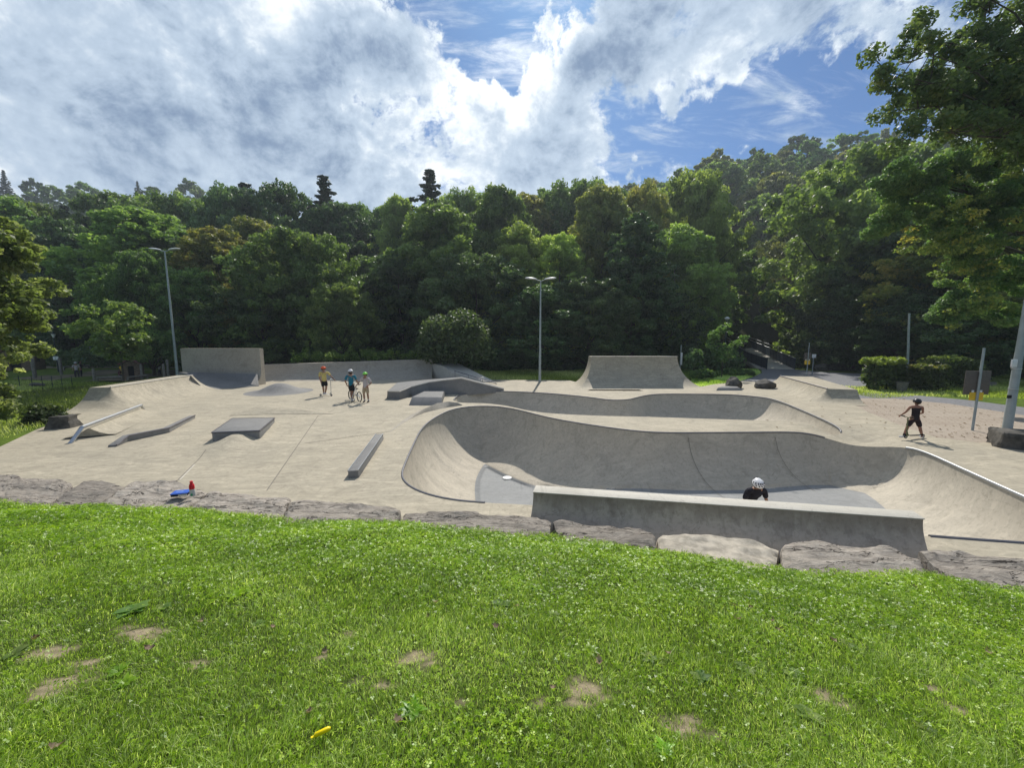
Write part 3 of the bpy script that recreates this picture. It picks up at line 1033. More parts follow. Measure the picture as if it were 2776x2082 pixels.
# right ramp
rA, rB = P(2115, 1019, .62), P(2243, 1054, .62)
ro = quarter('quarter_pipe', flip(rB), flip(rA), .62, 1.25, 1.2, 'pale quarter pipe on the right by the asphalt path with a dark steel edge', M_CON, face=(-1, -.5), cop=True, copm=M_DARKSTEEL, platB=1.8)


def fan_end(ro, c, nn, d_, h, R, pl):
    """rounded corner that closes a quarter pipe"""
    mb = MB()
    pr, w_ = profile_quarter(h, R, 0)
    V, F = [], []
    for j in range(9):
        an = j / 8 * pi / 2.0
        dr = nn * cos(an) + d_ * sin(an)
        for s_, z_ in pr:
            V.append(Vector((c.x - dr.x * s_, c.y - dr.y * s_, z_ + .002)))
    k = len(pr)
    for j in range(8):
        for i in range(k - 1):
            F.append((j * k + i, j * k + i + 1, j * k + k + i + 1, j * k + k + i))
    mb.add(V, F)
    V, F = [], []
    for t_ in (0, 1):
        for s_, z_ in pr:
            V.append(Vector((c.x - d_.x * s_ - nn.x * pl * t_, c.y - d_.y * s_ - nn.y * pl * t_, z_ + .002)))
    for i in range(k - 1):
        F.append((i, i + 1, k + i + 1, k + i))
    V2 = [V[k + i] for i in range(k)] + [Vector((V[2 * k - 1].x, V[2 * k - 1].y, -.2)), Vector((V[k].x, V[k].y, -.2))]
    mb.add(V, F).add(V2, [tuple(range(k + 2))])
    e = mb.build('rounded_end', M_CON, ro, None, 40)
    e.location = -ro.location


d_ = (rB - rA).to_2d().normalized(); nn = Vector((-d_.y, d_.x))
if nn.dot(Vector((-1, -.5))) < 0:
    nn = -nn
fan_end(ro, rB, nn, d_, .62, 1.25, 1.2)
d_ = (qA - qB).to_2d().normalized(); nn = Vector((-d_.y, d_.x))
if nn.x < 0:
    nn = -nn
fan_end(ql, qA, nn, d_, .9, 1.9, .8)
# low pad between ramps
q1 = [P(1946, 1051, .16), P(1957, 1046.5, .16), P(1996, 1046.5, .16), P(2004, 1051, .16)]
o = MB().prism(q1, [q + Vector((s_[0], s_[1], -.22)) for q, s_ in zip(q1, ((-.25, -.2), (-.25, .1), (.25, .1), (.25, -.2)))]).build('manual_pad', M_CONG, None, None, 30, .02)
tag(o, 'tiny low concrete block at the back between the tall quarter pipe and the right ramp', 'ledge')

# curved box with an arched transition
top = [(1050, 1061, .40), (1083, 1062, .40), (1113, 1049.5, .50), (1161, 1037, .68), (1205, 1031, .80), (1250, 1026, .88), (1310, 1041, .48), (1366, 1055, .10)]
T = [P(u, v, z) for u, v, z in top]
footpx = [(1046, 1081), (1086, 1079.5), (1120, 1074), (1165, 1071), (1210, 1069.5), (1252, 1068), (1310, 1063), (1360, 1058)]
Ft = [P(u, v) for u, v in footpx]
back = [P(1366, 1052, .10), P(1310, 1037, .50), P(1252, 1022, .90), P(1160, 1029, .66), P(1077, 1037, .40)]
V, F = [], []
ns = 8
for a_, b_ in zip(T, Ft):
    for j in range(ns + 1):
        t_ = j / ns
        # concave curve: drops first, then runs out
        c_ = a_.lerp(b_, 1 - cos(t_ * pi / 2)); z_ = a_.z * (1 - sin(t_ * pi / 2))
        V.append(Vector((c_.x, c_.y, z_)))
for i in range(len(T) - 1):
    for j in range(ns):
        F.append((i * (ns + 1) + j, i * (ns + 1) + j + 1, (i + 1) * (ns + 1) + j + 1, (i + 1) * (ns + 1) + j))
mb = MB().add(V, F)
poly = T + back
mb.prism(poly, -.1)
o = mb.build('funbox', M_CONG, None, None, 25)
tag(o, 'grey arched box with a peaked curved edge behind the small grey wedge block', 'skate ramp')
for i in range(len(T) - 1):
    pass
MB().tube([p + Vector((0, -.01, .0)) for p in T], .028, 6).build('coping', M_CONW, o)
# small battered block
zt = .33
tp = [P(1117, 1076, zt), P(1150, 1061, zt), P(1203, 1061, zt), P(1198, 1077, zt)]
bt = [P(1107, 1100), P(1140, 1064) + Vector((0, .3, 0)), P(1207, 1066) + Vector((0, .3, 0)), P(1197, 1100)]
o = MB().prism(tp, [b - Vector((0, 0, .03)) for b in bt]).build('grind_block', M_CONG, None, None, 30, .012)
tag(o, 'small dark grey wedge shaped block beside the left tip of the rear bowl', 'ledge')
# round bump
c0 = P(758, 1062)
V, F = [], []
nr, na = 14, 48
for i in range(nr + 1):
    r = i / nr
    z_ = .50 * (.5 + .5 * cos(pi * min(1, r * 1.02))) ** 1.25
    for j in range(na):
        V.append(Vector((c0.x + 1.75 * r * cos(2 * pi * j / na), c0.y + 1.75 * r * sin(2 * pi * j / na), z_ + .004)))
for i in range(nr):
    for j in range(na):
        F.append((i * na + j, i * na + (j + 1) % na, (i + 1) * na + (j + 1) % na, (i + 1) * na + j))
o = MB().add(V, F).build('concrete_mound', M_CONG, None, (c0.x, c0.y, 0), 60)
tag(o, 'round grey hump in the deck to the left of the boy in yellow', 'skate ramp')
# grey pad
zt = .30
tp = [P(574, 1172, zt), P(630, 1134, zt), P(744, 1133, zt), P(703, 1167, zt)]
o = MB().prism(tp, -.2).build('manual_pad', M_CONG, None, None, 30, .012)
tag(o, 'flat grey manual pad with steel edges sitting over a rounded hump', 'ledge')
mb = MB()
for i in range(4):
    a_, b_ = tp[i], tp[(i + 1) % 4]
    mb.tube([a_ + Vector((0, 0, -.012)), b_ + Vector((0, 0, -.012))], .022, 6)
mb.build('edge_rail', M_DARKSTEEL, o)
# low spine behind the pad
A_, B_, C_, D_, E_ = P(620, 1127, .01), P(712, 1098, .23), P(716, 1123, .01), P(905, 1122, .01), P(735, 1092, .0)
mb = MB().add([A_, B_, C_, D_, E_, P(690, 1096, 0)], [(0, 2, 1), (2, 3, 1), (3, 4, 1), (4, 5, 1), (5, 0, 1)])
o = mb.build('concrete_bank', M_CON, None, None, 20)
tag(o, 'low sharp concrete spine rising behind the flat grey pad', 'skate ramp')
# crescent berm left of the bowls
up = [(1056, 1170.5), (1088, 1146), (1119, 1126), (1151, 1108), (1185, 1093), (1217, 1088.5), (1240, 1091.5), (1252, 1097)]
lo = [(1058, 1171.5), (1094, 1147), (1122, 1131), (1151, 1119), (1201, 1107), (1225, 1103), (1240, 1100.5), (1253, 1099)]
hs_ = [.0, .06, .16, .25, .30, .26, .14, .0]
V, F = [], []
for (a_, b_, h_) in zip(up, lo, hs_):
    l_ = P(*b_); t0 = P(*a_)
    u_ = PY(a_[0], a_[1], l_.y + h_ * .35 + .03)
    bk = Vector((u_.x - .35 * h_ * 3, u_.y + .9 * h_ * 3, 0))
    V += [Vector((l_.x, l_.y, -.02)), Vector((l_.x, l_.y, .004)), u_, Vector((bk.x, bk.y, .003)), Vector((bk.x, bk.y, -.02))]
for i in range(len(up) - 1):
    for j in range(4):
        F.append((i * 5 + j, i * 5 + j + 1, i * 5 + 6 + j, i * 5 + 5 + j))
o = MB().add(V, F).build('concrete_bank', M_WALL, None, None, 40)
tag(o, 'crescent shaped curb wrapping round the left ends of the two bowls', 'skate ramp')
# steel rail on a concrete wedge
f1, t1, t2, f2 = P(208, 1192, -.1), P(222, 1159, .36), P(383, 1099, .34), P(393, 1119, 0)
f1 = Vector((t1.x - .10, t1.y - .30, -.1)); f2 = Vector((t2.x + .10, t2.y + .12, -.02))
o = empty('grind_rail', (t1.x, t1.y, 0))
e = MB().tube([f1, t1, t2, P(392, 1116, 0)], .055, 10).build('rail', M_STEEL, o); e.location = -o.location
tag(o, 'silver steel grind rail on two bent legs at the left edge', 'rail')
m1, m2 = t1.lerp(t2, .08), t1.lerp(t2, .97)
dr = (t2 - t1).to_2d().normalized(); sd = Vector((-dr.y, dr.x))
if sd.x < 0: sd = -sd
V, F = [], []
for k_, (mm, hh_) in enumerate(((m1, .24), (m1.lerp(m2, .33), .24), (m1.lerp(m2, .66), .24), (m2, .22))):
    for s_ in (-1.0, -.7, -.4, -.2, -.06, .06, .2, .4, .7, 1.0):
        sg = 1 if s_ > 0 else -1
        a__ = abs(s_)
        z_ = hh_ * (1 - min(1, (a__ - .06) / .94)) ** 2.0
        V.append(Vector((mm.x + sd.x * s_ * .62, mm.y + sd.y * s_ * .62, z_ + .003)))
for i in range(3):
    for j in range(9):
        F.append((i * 10 + j, i * 10 + j + 1, i * 10 + 11 + j, i * 10 + 10 + j))
F += [tuple(range(10)), tuple(range(30, 40))[::-1]]
o = MB().add(V, F).build('concrete_bank', M_CON, None, None, 40)
tag(o, 'concrete wedge rising under the silver grind rail', 'skate ramp')
# kinked low ledge and long ledge


def ledge(name, pts, w, label, m=M_CONG, side=1):
    mb = MB(); V, F = [], []
    n = len(pts)
    for i, p in enumerate(pts):
        d = (pts[min(i + 1, n - 1)] - pts[max(i - 1, 0)]).to_2d().normalized()
        nn = Vector((-d.y, d.x)) * side
        V += [Vector((p.x, p.y, -.15)), p, p + Vector((nn.x * w, nn.y * w, 0)), Vector((p.x + nn.x * w * 1.15, p.y + nn.y * w * 1.15, -.15))]
    for i in range(n - 1):
        for j in range(4):
            F.append((i * 4 + j, i * 4 + (j + 1) % 4, i * 4 + 4 + (j + 1) % 4, i * 4 + 4 + j))
    F += [(0, 1, 2, 3), tuple((n - 1) * 4 + j for j in range(4))[::-1]]
    o = mb.add(V, F).build(name, m, None, None, 30, .01)
    return tag(o, label, 'ledge')


o = ledge('grind_ledge', [P(316, 1206, 0.0), P(348, 1181, .14), P(459, 1160, .14), P(529, 1126, .12)], .20, 'thin kinked low ledge between the silver rail and the grey pad', M_CONG, 1)
MB().tube([P(316, 1206, 0.0), P(348, 1181, .14), P(459, 1160, .14), P(529, 1126, .12)], .022, 6).build('edge_rail', M_DARKSTEEL, o)
o = ledge('grind_ledge', [P(943, 1277, .17), P(1019, 1177, .17)], -.21, 'long straight grey ledge with steel edges left of the deep bowl', M_CONG, 1)
mb = MB()
a_, b_ = P(943, 1277, .168), P(1019, 1177, .168)
dd_ = (b_ - a_).to_2d().normalized(); off = Vector((dd_.y, -dd_.x, 0)) * .21
mb.tube([a_, b_], .016, 6).tube([a_ + off, b_ + off], .016, 6)
mb.build('edge_rail', M_STEEL, o)

# foreground wall
hw = .60
fl, fr = P(1446, 1335, hw), P(2503, 1408, hw)
bl, brr = P(1455, 1318, hw), P(2475, 1388, hw)
blf, brf = P(1436, 1402, .25), P(2528, 1501, .25)
V, F = [], []
N = 24; K = 8
for i in range(N + 1):
    t_ = i / N
    a_, b_ = fl.lerp(fr, t_), blf.lerp(brf, t_)
    out = (b_ - a_); out.z = 0
    bk = bl.lerp(brr, t_)
    col = [Vector((bk.x, bk.y + .12, -.05)), bk]
    for j in range(K + 1):
        s_ = j / K
        z_ = hw * (1 - s_) - .1 * s_
        # slightly concave flare
        f_ = (s_ ** 2.0) * 2.4
        col.append(Vector((a_.x + out.x * f_, a_.y + out.y * f_, z_)))
    V += col
kk = K + 3
for i in range(N):
    for j in range(kk - 1):
        F.append((i * kk + j, i * kk + j + 1, i * kk + kk + j + 1, i * kk + kk + j))
F += [tuple(range(kk)), tuple(N * kk + j for j in range(kk))[::-1]]
o = MB().add(V, F).build('concrete_wall', M_FWALL, None, None, 30)
tag(o, 'long low concrete wall with a bright top standing in front of the bowl', 'wall')
dvec = (fr - fl)
cap = MB().prism([bl + Vector((-.012, .01, .012)), fl + Vector((-.012, -.012, .012)), fr + Vector((.012, -.012, .012)), brr + Vector((.012, .01, .012))],
                 [bl + Vector((-.012, .01, -.004)), fl + Vector((-.012, -.012, -.004)), fr + Vector((.012, -.012, -.004)), brr + Vector((.012, .01, -.004))]).build('wall_cap', M_CONW, o, None, 30, .004)

# ------------------------------------------------------------ boulders along the lawn
STONES = [
    ([(-260, 1268), (-120, 1280), (0, 1290), (100, 1296), (165, 1300), (196, 1318)], [(-260, 1375), (-80, 1372), (0, 1368), (70, 1380), (110, 1385), (130, 1372)], .34, 'broad brown boulder at the far left end of the stone row'),
    ([(196, 1322), (232, 1303), (290, 1305), (345, 1316)], [(85, 1392), (140, 1395), (205, 1385), (262, 1370)], .33, 'grey boulder with swirled grain, second from the left'),
    ([(345, 1316), (368, 1304), (430, 1306), (500, 1314), (566, 1332)], [(262, 1378), (330, 1385), (400, 1392), (462, 1392), (500, 1378)], .33, 'flat brown boulder that carries the blue box and the bottle'),
    ([(568, 1335), (590, 1330), (660, 1338), (740, 1347), (788, 1352)], [(500, 1388), (560, 1402), (640, 1415), (710, 1420), (760, 1412)], .33, 'long flat boulder to the right of the blue box'),
    ([(790, 1354), (870, 1356), (960, 1366), (1072, 1378), (1086, 1392)], [(765, 1418), (850, 1430), (930, 1436), (1010, 1440), (1066, 1432)], .34, 'slanting boulder with a dark split below the long ledge'),
    ([(1092, 1392), (1118, 1388), (1240, 1392), (1370, 1394), (1440, 1402), (1494, 1412)], [(1086, 1432), (1150, 1448), (1260, 1455), (1350, 1462), (1430, 1468), (1488, 1462)], .33, 'long low reddish boulder left of the foreground wall'),
    ([(1500, 1418), (1530, 1414), (1620, 1422), (1740, 1435), (1774, 1450)], [(1530, 1484), (1580, 1490), (1650, 1498), (1720, 1504), (1782, 1502)], .33, 'pale brown boulder under the middle of the foreground wall'),
    ([(1781, 1454), (1810, 1444), (1900, 1450), (2000, 1465), (2112, 1484)], [(1798, 1512), (1850, 1535), (1930, 1548), (2010, 1555), (2100, 1552)], .34, 'bright cream boulder with a rough chipped surface'),
    ([(2117, 1488), (2150, 1475), (2290, 1477), (2410, 1492), (2480, 1516), (2506, 1535)], [(2125, 1555), (2200, 1570), (2300, 1578), (2380, 1580), (2460, 1584), (2520, 1580)], .34, 'rounded grey brown boulder with fine grain at the right end of the wall'),
    ([(2492, 1500), (2530, 1496), (2640, 1504), (2776, 1518), (3000, 1540), (3200, 1560)], [(2625, 1606), (2680, 1612), (2740, 1616), (2800, 1620), (2950, 1640), (3200, 1660)], .40, 'large slab at the right end with a deep shadowed cleft'),
]
for si, (far, near, zt, lab) in enumerate(STONES):
    fp = catmull([P(u, v, zt) for u, v in far], .07, False)
    npnt = catmull([P(u, v, zt + .03) for u, v in near], .07, False)
    def resamp(pp, n):
        L = [0]
        for i in range(1, len(pp)): L.append(L[-1] + (pp[i] - pp[i - 1]).length)
        xs_ = np.interp(np.linspace(0, L[-1], n), L, [p.x for p in pp]); ys_ = np.interp(np.linspace(0, L[-1], n), L, [p.y for p in pp])
        return list(zip(xs_, ys_))
    L_ = sum((fp[i + 1] - fp[i]).length for i in range(len(fp) - 1))
    n = max(12, int(L_ / .045)); m_ = 15
    fa, na_ = resamp(fp, n), resamp(npnt, n)
    V, F = [], []
    for i in range(n):
        for j in range(m_):
            t_ = j / (m_ - 1)
            x_, y_ = fa[i][0] * (1 - t_) + na_[i][0] * t_, fa[i][1] * (1 - t_) + na_[i][1] * t_
            q = Vector((x_ * 1.2, y_ * 3, si * 7.1))
            nz = noise.fractal(q * 1.6, 1.0, 2.0, 5) * .045 + noise.fractal(q * 6, 1.0, 2.0, 3) * .012
            stepn = noise.noise(Vector((x_ * 1.1, y_ * 2.2, si * 3.3)))
            nz += .035 * (1 if stepn > .12 else 0) * min(1, (stepn - .12) * 12 if stepn > .12 else 0)
            ed = min(i, n - 1 - i, 3) / 3
            ed2 = min(j, 2) / 2
            drop = -.03 * (1 - ed) ** 2 - .015 * (1 - ed2) ** 2
            jx = .02 * noise.noise(Vector((x_ * 5, y_ * 5, 1 + si)))
            V.append(Vector((x_ + jx * (1 - ed2), y_ + 1.6 * jx * (1 - ed2), zt + .035 * t_ + nz + drop - (.05 if si == 7 else 0) * 0)))
    for i in range(n - 1):
        for j in range(m_ - 1):
            F.append((i * m_ + j, i * m_ + j + 1, (i + 1) * m_ + j + 1, (i + 1) * m_ + j))
    loop = [i * m_ for i in range(n)] + [(n - 1) * m_ + j for j in range(1, m_)] + [i * m_ + m_ - 1 for i in range(n - 2, -1, -1)] + [j for j in range(m_ - 2, 0, -1)]
    o0 = len(V)
    cen = sum(V, Vector()) / len(V)
    for k_ in loop:
        p = V[k_]
        dv = (p - cen).to_2d().normalized() * .03
        V.append(Vector((p.x + dv.x, p.y + dv.y, -.12)))
    for i in range(len(loop)):
        j = (i + 1) % len(loop)
        F.append((loop[i], loop[j], o0 + j, o0 + i))
    o = MB().add(V, F).build('boulder', M_STONEW if si == 7 else M_STONE, None, (cen.x, cen.y, 0), 50)
    tag(o, lab, 'boulder', 'flat boulders edging the lawn')


def block(name, c, size, seed, m, label, rz=0.0, taper=.12):
    bm = bmesh.new(); bmesh.ops.create_cube(bm, size=2)
    bmesh.ops.bevel(bm, geom=bm.edges[:], offset=.16, segments=2, affect='EDGES', profile=.6)
    bmesh.ops.subdivide_edges(bm, edges=bm.edges[:], cuts=5, use_grid_fill=True)
    for v in bm.verts:
        q = v.co.copy()
        k_ = 1 - taper * (q.z + 1) / 2
        nz = noise.fractal(q * 1.3 + Vector((seed, 0, 0)), 1, 2, 4) * .09
        stp = .05 * (1 if noise.noise(q * 1.1 + Vector((seed * 2, 3, 0))) > .1 else 0)
        q = q * (1 + nz - stp)
        v.co = Vector((q.x * size[0] * k_, q.y * size[1] * k_, q.z * size[2]))
    bm.verts.index_update()
    V = [v.co.copy() for v in bm.verts]; F = [tuple(v.index for v in f.verts) for f in bm.faces]
    bm.free()
    o = mk(name, V, F, m, None, Vector(c), 35)
    o.rotation_euler.z = rz
    return tag(o, label, 'boulder')


def rock(name, c, size, seed, m, label, group=None, rz=0.0, fl=.0, cuts=10):
    bm = bmesh.new(); bmesh.ops.create_icosphere(bm, subdivisions=4, radius=1)
    rr = random.Random(seed)
    pl = [(Vector((rr.uniform(-1, 1), rr.uniform(-1, 1), rr.uniform(-.3, 1))).normalized(), rr.uniform(.62, .85)) for _ in range(cuts)]
    for v in bm.verts:
        q = v.co.copy()
        for nn_, d0 in pl:
            k_ = q.dot(nn_)
            if k_ > d0: q -= nn_ * (k_ - d0)
        q *= 1 + .09 * noise.fractal(v.co * 2.2 + Vector((seed, 0, 0)), 1, 2, 4)
        v.co = Vector((q.x * size[0], q.y * size[1], q.z * size[2]))
    bm.verts.index_update()
    V = [v.co.copy() for v in bm.verts]; F = [tuple(v.index for v in f.verts) for f in bm.faces]
    bm.free()
    me_o = mk(name, V, F, m, None, Vector(c), 40)
    me_o.rotation_euler.z = rz
    return tag(me_o, label, 'boulder', group)


q = P(1990, 1052); rock('boulder', (q.x, q.y, .28), (.55, .45, .45), 3, M_ROCKD, 'dark rounded rock on the asphalt in front of the bridge path')
q = P(2078, 1053); rock('boulder', (q.x, q.y + .2, .22), (.72, .5, .36), 8, M_ROCKD, 'dark shiny rock partly hidden behind the right ramp')
q = P(152, 1162); block('boulder', (q.x, q.y + .25, .16), (.40, .30, .24), 12, M_ROCKD, 'square dark rock beside the grind rail at the meadow edge', .25, .35)
q = P(2800, 1215, 0); block('stone_block', (q.x + .1, q.y - .15, .10), (.98, .48, .36), 5, M_ROCKD, 'big dark stone block at the right edge of the picture below the pole', -.62, .06)
for i_, (u, v, s_) in enumerate([(2225, 1003, 1.0), (2262, 1002, 1.3), (2300, 1001, 1.1)]):
    q = P(u, v)
    rock('boulder', (q.x, q.y, .15), (s_, .7, .55), 20 + i_, M_ROCKD, ['shaded rock at the left of three under the big maple', 'middle shaded rock of the three under the big maple', 'right shaded rock of the three under the big maple'][i_], 'rocks in the shade beyond the asphalt')

# ------------------------------------------------------------ trees
def leaves(rng, cen, rad, n, size, flat=.65, tint_sd=.13, up=.35, droop=0.0, elong=1.5, ctint=None):
    """n leaf quads spread over clumps; cen (k,3), rad (k,)"""
    k = len(cen)
    p_ = rad ** 2; p_ = p_ / p_.sum()
    ci = rng.choice(k, n, p=p_)
    d = rng.normal(size=(n, 3)); d /= np.linalg.norm(d, axis=1)[:, None]
    r = rng.random(n) ** .42
    off = d * (r * rad[ci])[:, None]; off[:, 2] *= flat
    c = cen[ci] + off
    nrm = d * .7 + rng.normal(size=(n, 3)) * .75
    nrm[:, 2] += up
    nrm /= np.linalg.norm(nrm, axis=1)[:, None] + 1e-9
    a = np.cross(nrm, rng.normal(size=(n, 3))); a /= np.linalg.norm(a, axis=1)[:, None] + 1e-9
    b = np.cross(nrm, a)
    s = size * rng.uniform(.65, 1.35, n)
    L = (a * (s * .5 * elong)[:, None]); Wd = (b * (s * .5)[:, None])
    bend = nrm * (s * .12)[:, None]
    V = np.stack([c - L, c + Wd + bend, c + L, c - Wd + bend], 1).reshape(-1, 3)
    F = np.arange(4 * n).reshape(n, 4)
    if ctint is None:
        ctint = rng.normal(.45, .16, k)
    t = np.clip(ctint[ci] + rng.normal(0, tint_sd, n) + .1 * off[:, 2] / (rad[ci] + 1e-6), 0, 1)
    return V, F, np.repeat(t, 4)


def env_radius(kind, t):
    """crown half width (0..1) at relative height t of the crown"""
    if kind == 'round':
        return np.sqrt(np.clip(1 - (2 * t - 1) ** 2, 0, 1)) ** .8
    if kind == 'egg':
        return np.clip(np.sin(pi * np.clip(t, 0, 1) ** .75), 0, 1) ** .75
    if kind == 'tall':
        return np.clip(np.sin(pi * np.clip(t * .93 + .05, 0, 1) ** .8), 0, 1) ** .55
    if kind == 'cone':
        return np.clip(1.02 - t, 0, 1) ** .9
    if kind == 'spread':
        return np.clip(np.sin(pi * np.clip(t * .8 + .15, 0, 1)), 0, 1) ** .5
    return np.ones_like(t)


def tree_meshes(seed, h, w, kind='egg', base=.18, ncl=90, nleaf=16000, leaf=.30, clump=.15, lm=None, flat=.6, lean=0.0, trunk_r=None, limbs=26, gaps=.42, lobe=1.0):
    rng = np.random.default_rng(seed)
    z0 = h * base
    cen = []
    rad = []
    while len(cen) < ncl:
        t = rng.random() ** (.85 if kind != 'cone' else 1.35)
        an = rng.random() * 2 * pi
        lob = 1 + lobe * (.20 * np.sin(an * 3 + seed) + .14 * np.sin(an * 5 + t * 9 + seed * 2) + .10 * np.sin(t * 14 + an * 2))
        R = w / 2 * float(env_radius(kind, np.array(t))) * lob
        rr = R * (rng.random() ** .38)
        if kind == 'cone':
            t = round(t * 15) / 15 + rng.normal() * .006
        cr = w * clump * rng.uniform(.6, 1.3)
        if kind == 'cone':
            cr = (w * .11 * (1.15 - t)) * rng.uniform(.8, 1.3) + .10
        z = z0 + (h - z0) * t
        if rr > R - cr * .5:
            rr = max(0, R - cr * .5)
        if noise.noise(Vector((rr * cos(an) * .35 + seed, rr * sin(an) * .35, z * .35))) < -gaps:
            if rng.random() < .85:
                continue
        cen.append((rr * cos(an) + lean * z, rr * sin(an), min(z, h - cr * flat * .7) - (rr * .22 if kind == 'cone' else 0)))
        rad.append(cr)
    if kind == 'cone':
        cen, rad = [], []
        nw = 24
        for i in range(nw):
            t = i / (nw - 1)
            z = z0 + (h - z0) * t ** .9
            R = w / 2 * (1.0 - t) ** .68 * rng.uniform(.72, 1.18) + .05
            nb = max(3, int(9 * (1 - t)) + 3)
            for b in range(nb):
                an = 2 * pi * (b + rng.random() * .7) / nb + i
                Rb = R * rng.uniform(.7, 1.15)
                m_ = max(1, int(Rb / .45))
                for q_ in range(m_):
                    f = (q_ + .6) / m_
                    cen.append((Rb * f * cos(an), Rb * f * sin(an), z - Rb * f * .30 + .12 * f * f * Rb))
                    rad.append(.24 + .20 * (1 - t))
            cen.append((0, 0, z)); rad.append(.30 if t < .95 else .2)
            if t > .6:
                cen.append((0, 0, z - .25)); rad.append(.34)
        cen = np.array(cen); rad = np.array(rad)
        V, F, T = leaves(rng, cen, rad, nleaf, leaf, .40)
    else:
        cen = np.array(cen); rad = np.array(rad)
        k_ = 8
        d_ = rng.normal(size=(len(cen), k_, 3)); d_ /= np.linalg.norm(d_, axis=2)[:, :, None]
        d_[:, :, 2] = d_[:, :, 2] * flat + .1
        rf = rng.uniform(.45, 1.25, (len(cen), k_, 1))
        sub = (cen[:, None, :] + d_ * rad[:, None, None] * rf).reshape(-1, 3)
        sr = np.repeat(rad, k_) * rng.uniform(.28, .58, len(sub))
        ct = np.repeat(rng.normal(.45, .15, len(cen)), k_) + rng.normal(0, .07, len(sub))
        V, F, T = leaves(rng, sub, sr, nleaf, leaf, .75, ctint=ct)
    crown = np_mesh('crown', V, F, lm, 'MESH', {'tint': T})
    mb = MB()
    tr = trunk_r or h * .016 + .05
    top = h * (.82 if kind != 'cone' else .98)
    pts = [Vector((lean * z + .04 * h * .2 * sin(z * .5 + seed), .03 * h * .2 * cos(z * .4 + seed) - .006 * h, z)) for z in np.linspace(-.4, top, 9)]
    pts[0].x *= 1
    rd = [tr * (1.35 if i == 0 else 1) * (1 - .86 * i / 8) for i in range(9)]
    mb.tube(pts, rd, 9)
    order = rng.permutation(len(cen))[:limbs]
    for i in order:
        c = Vector(cen[i])
        zb = max(h * base * .75, c.z - (c.to_2d().length) * rng.uniform(.5, 1.1)) if kind != 'cone' else c.z + .1
        zb = min(zb, top * .95)
        f = max(.12, 1 - zb / top)
        s_ = Vector((lean * zb, 0, zb))
        mid = s_.lerp(c, .5) + Vector((rng.normal() * .15, rng.normal() * .15, .06 * (c - s_).length))
        r0 = tr * f * .42
        mb.tube([s_, mid, c], [r0, r0 * .6, r0 * .2], 5, False)
    to = mb.build('trunk', M_BARK, None, None, 60)
    tm = to.data
    bpy.data.objects.remove(to)
    return tm, crown


def place_tree(proto, loc, s=1.0, rz=0.0, sxy=None, label='', cat='tree', group=None, name='tree', mat_=None):
    r = empty(name, loc, rz)
    k = sxy or 1.0
    r.scale = (s * k, s * k, s)
    link('trunk', proto[0], r)
    c = link('crown', proto[1], r)
    if mat_ is not None:
        c.material_slots[0].link = 'OBJECT'; c.material_slots[0].material = mat_
    tag(r, label, cat, group)
    return r


# prototypes (built 10 m high, 8 m wide unless noted)
PR = {
    'eggA': tree_meshes(11, 16, 10, 'egg', .06, 175, 70000, .175, .10, L_MID),
    'eggB': tree_meshes(12, 16, 9, 'tall', .06, 165, 66000, .175, .105, L_MID),
    'rndA': tree_meshes(13, 13, 12, 'round', .06, 185, 70000, .18, .095, L_MID),
    'rndB': tree_meshes(14, 14, 12, 'spread', .08, 200, 72000, .18, .085, L_MID, .45),
    'talA': tree_meshes(15, 18, 8, 'tall', .06, 165, 62000, .175, .105, L_DARK),
    'conA': tree_meshes(16, 18, 6.5, 'cone', .06, 10, 40000, .20, .1, L_SPRUCE, limbs=40),
    'conB': tree_meshes(17, 20, 6.0, 'cone', .10, 10, 36000, .20, .1, L_SPRUCE, limbs=40),
}
FARP = {
    'fA': tree_meshes(31, 15, 11, 'egg', .15, 70, 15000, .34, .11, L_MID, limbs=6),
    'fB': tree_meshes(32, 14, 11, 'round', .15, 70, 15000, .34, .11, L_MID, limbs=6),
    'fC': tree_meshes(33, 16, 10, 'tall', .12, 70, 15000, .34, .11, L_MID, limbs=6),
    'fD': tree_meshes(34, 17, 6.5, 'cone', .08, 10, 12000, .34, .1, L_SPRUCE, limbs=6),
}
HP = {'eggA': 16, 'eggB': 16, 'rndA': 13, 'rndB': 14, 'talA': 18, 'conA': 18, 'conB': 20}
WP = {'eggA': 10, 'eggB': 9, 'rndA': 12, 'rndB': 12, 'talA': 8, 'conA': 6.5, 'conB': 6}

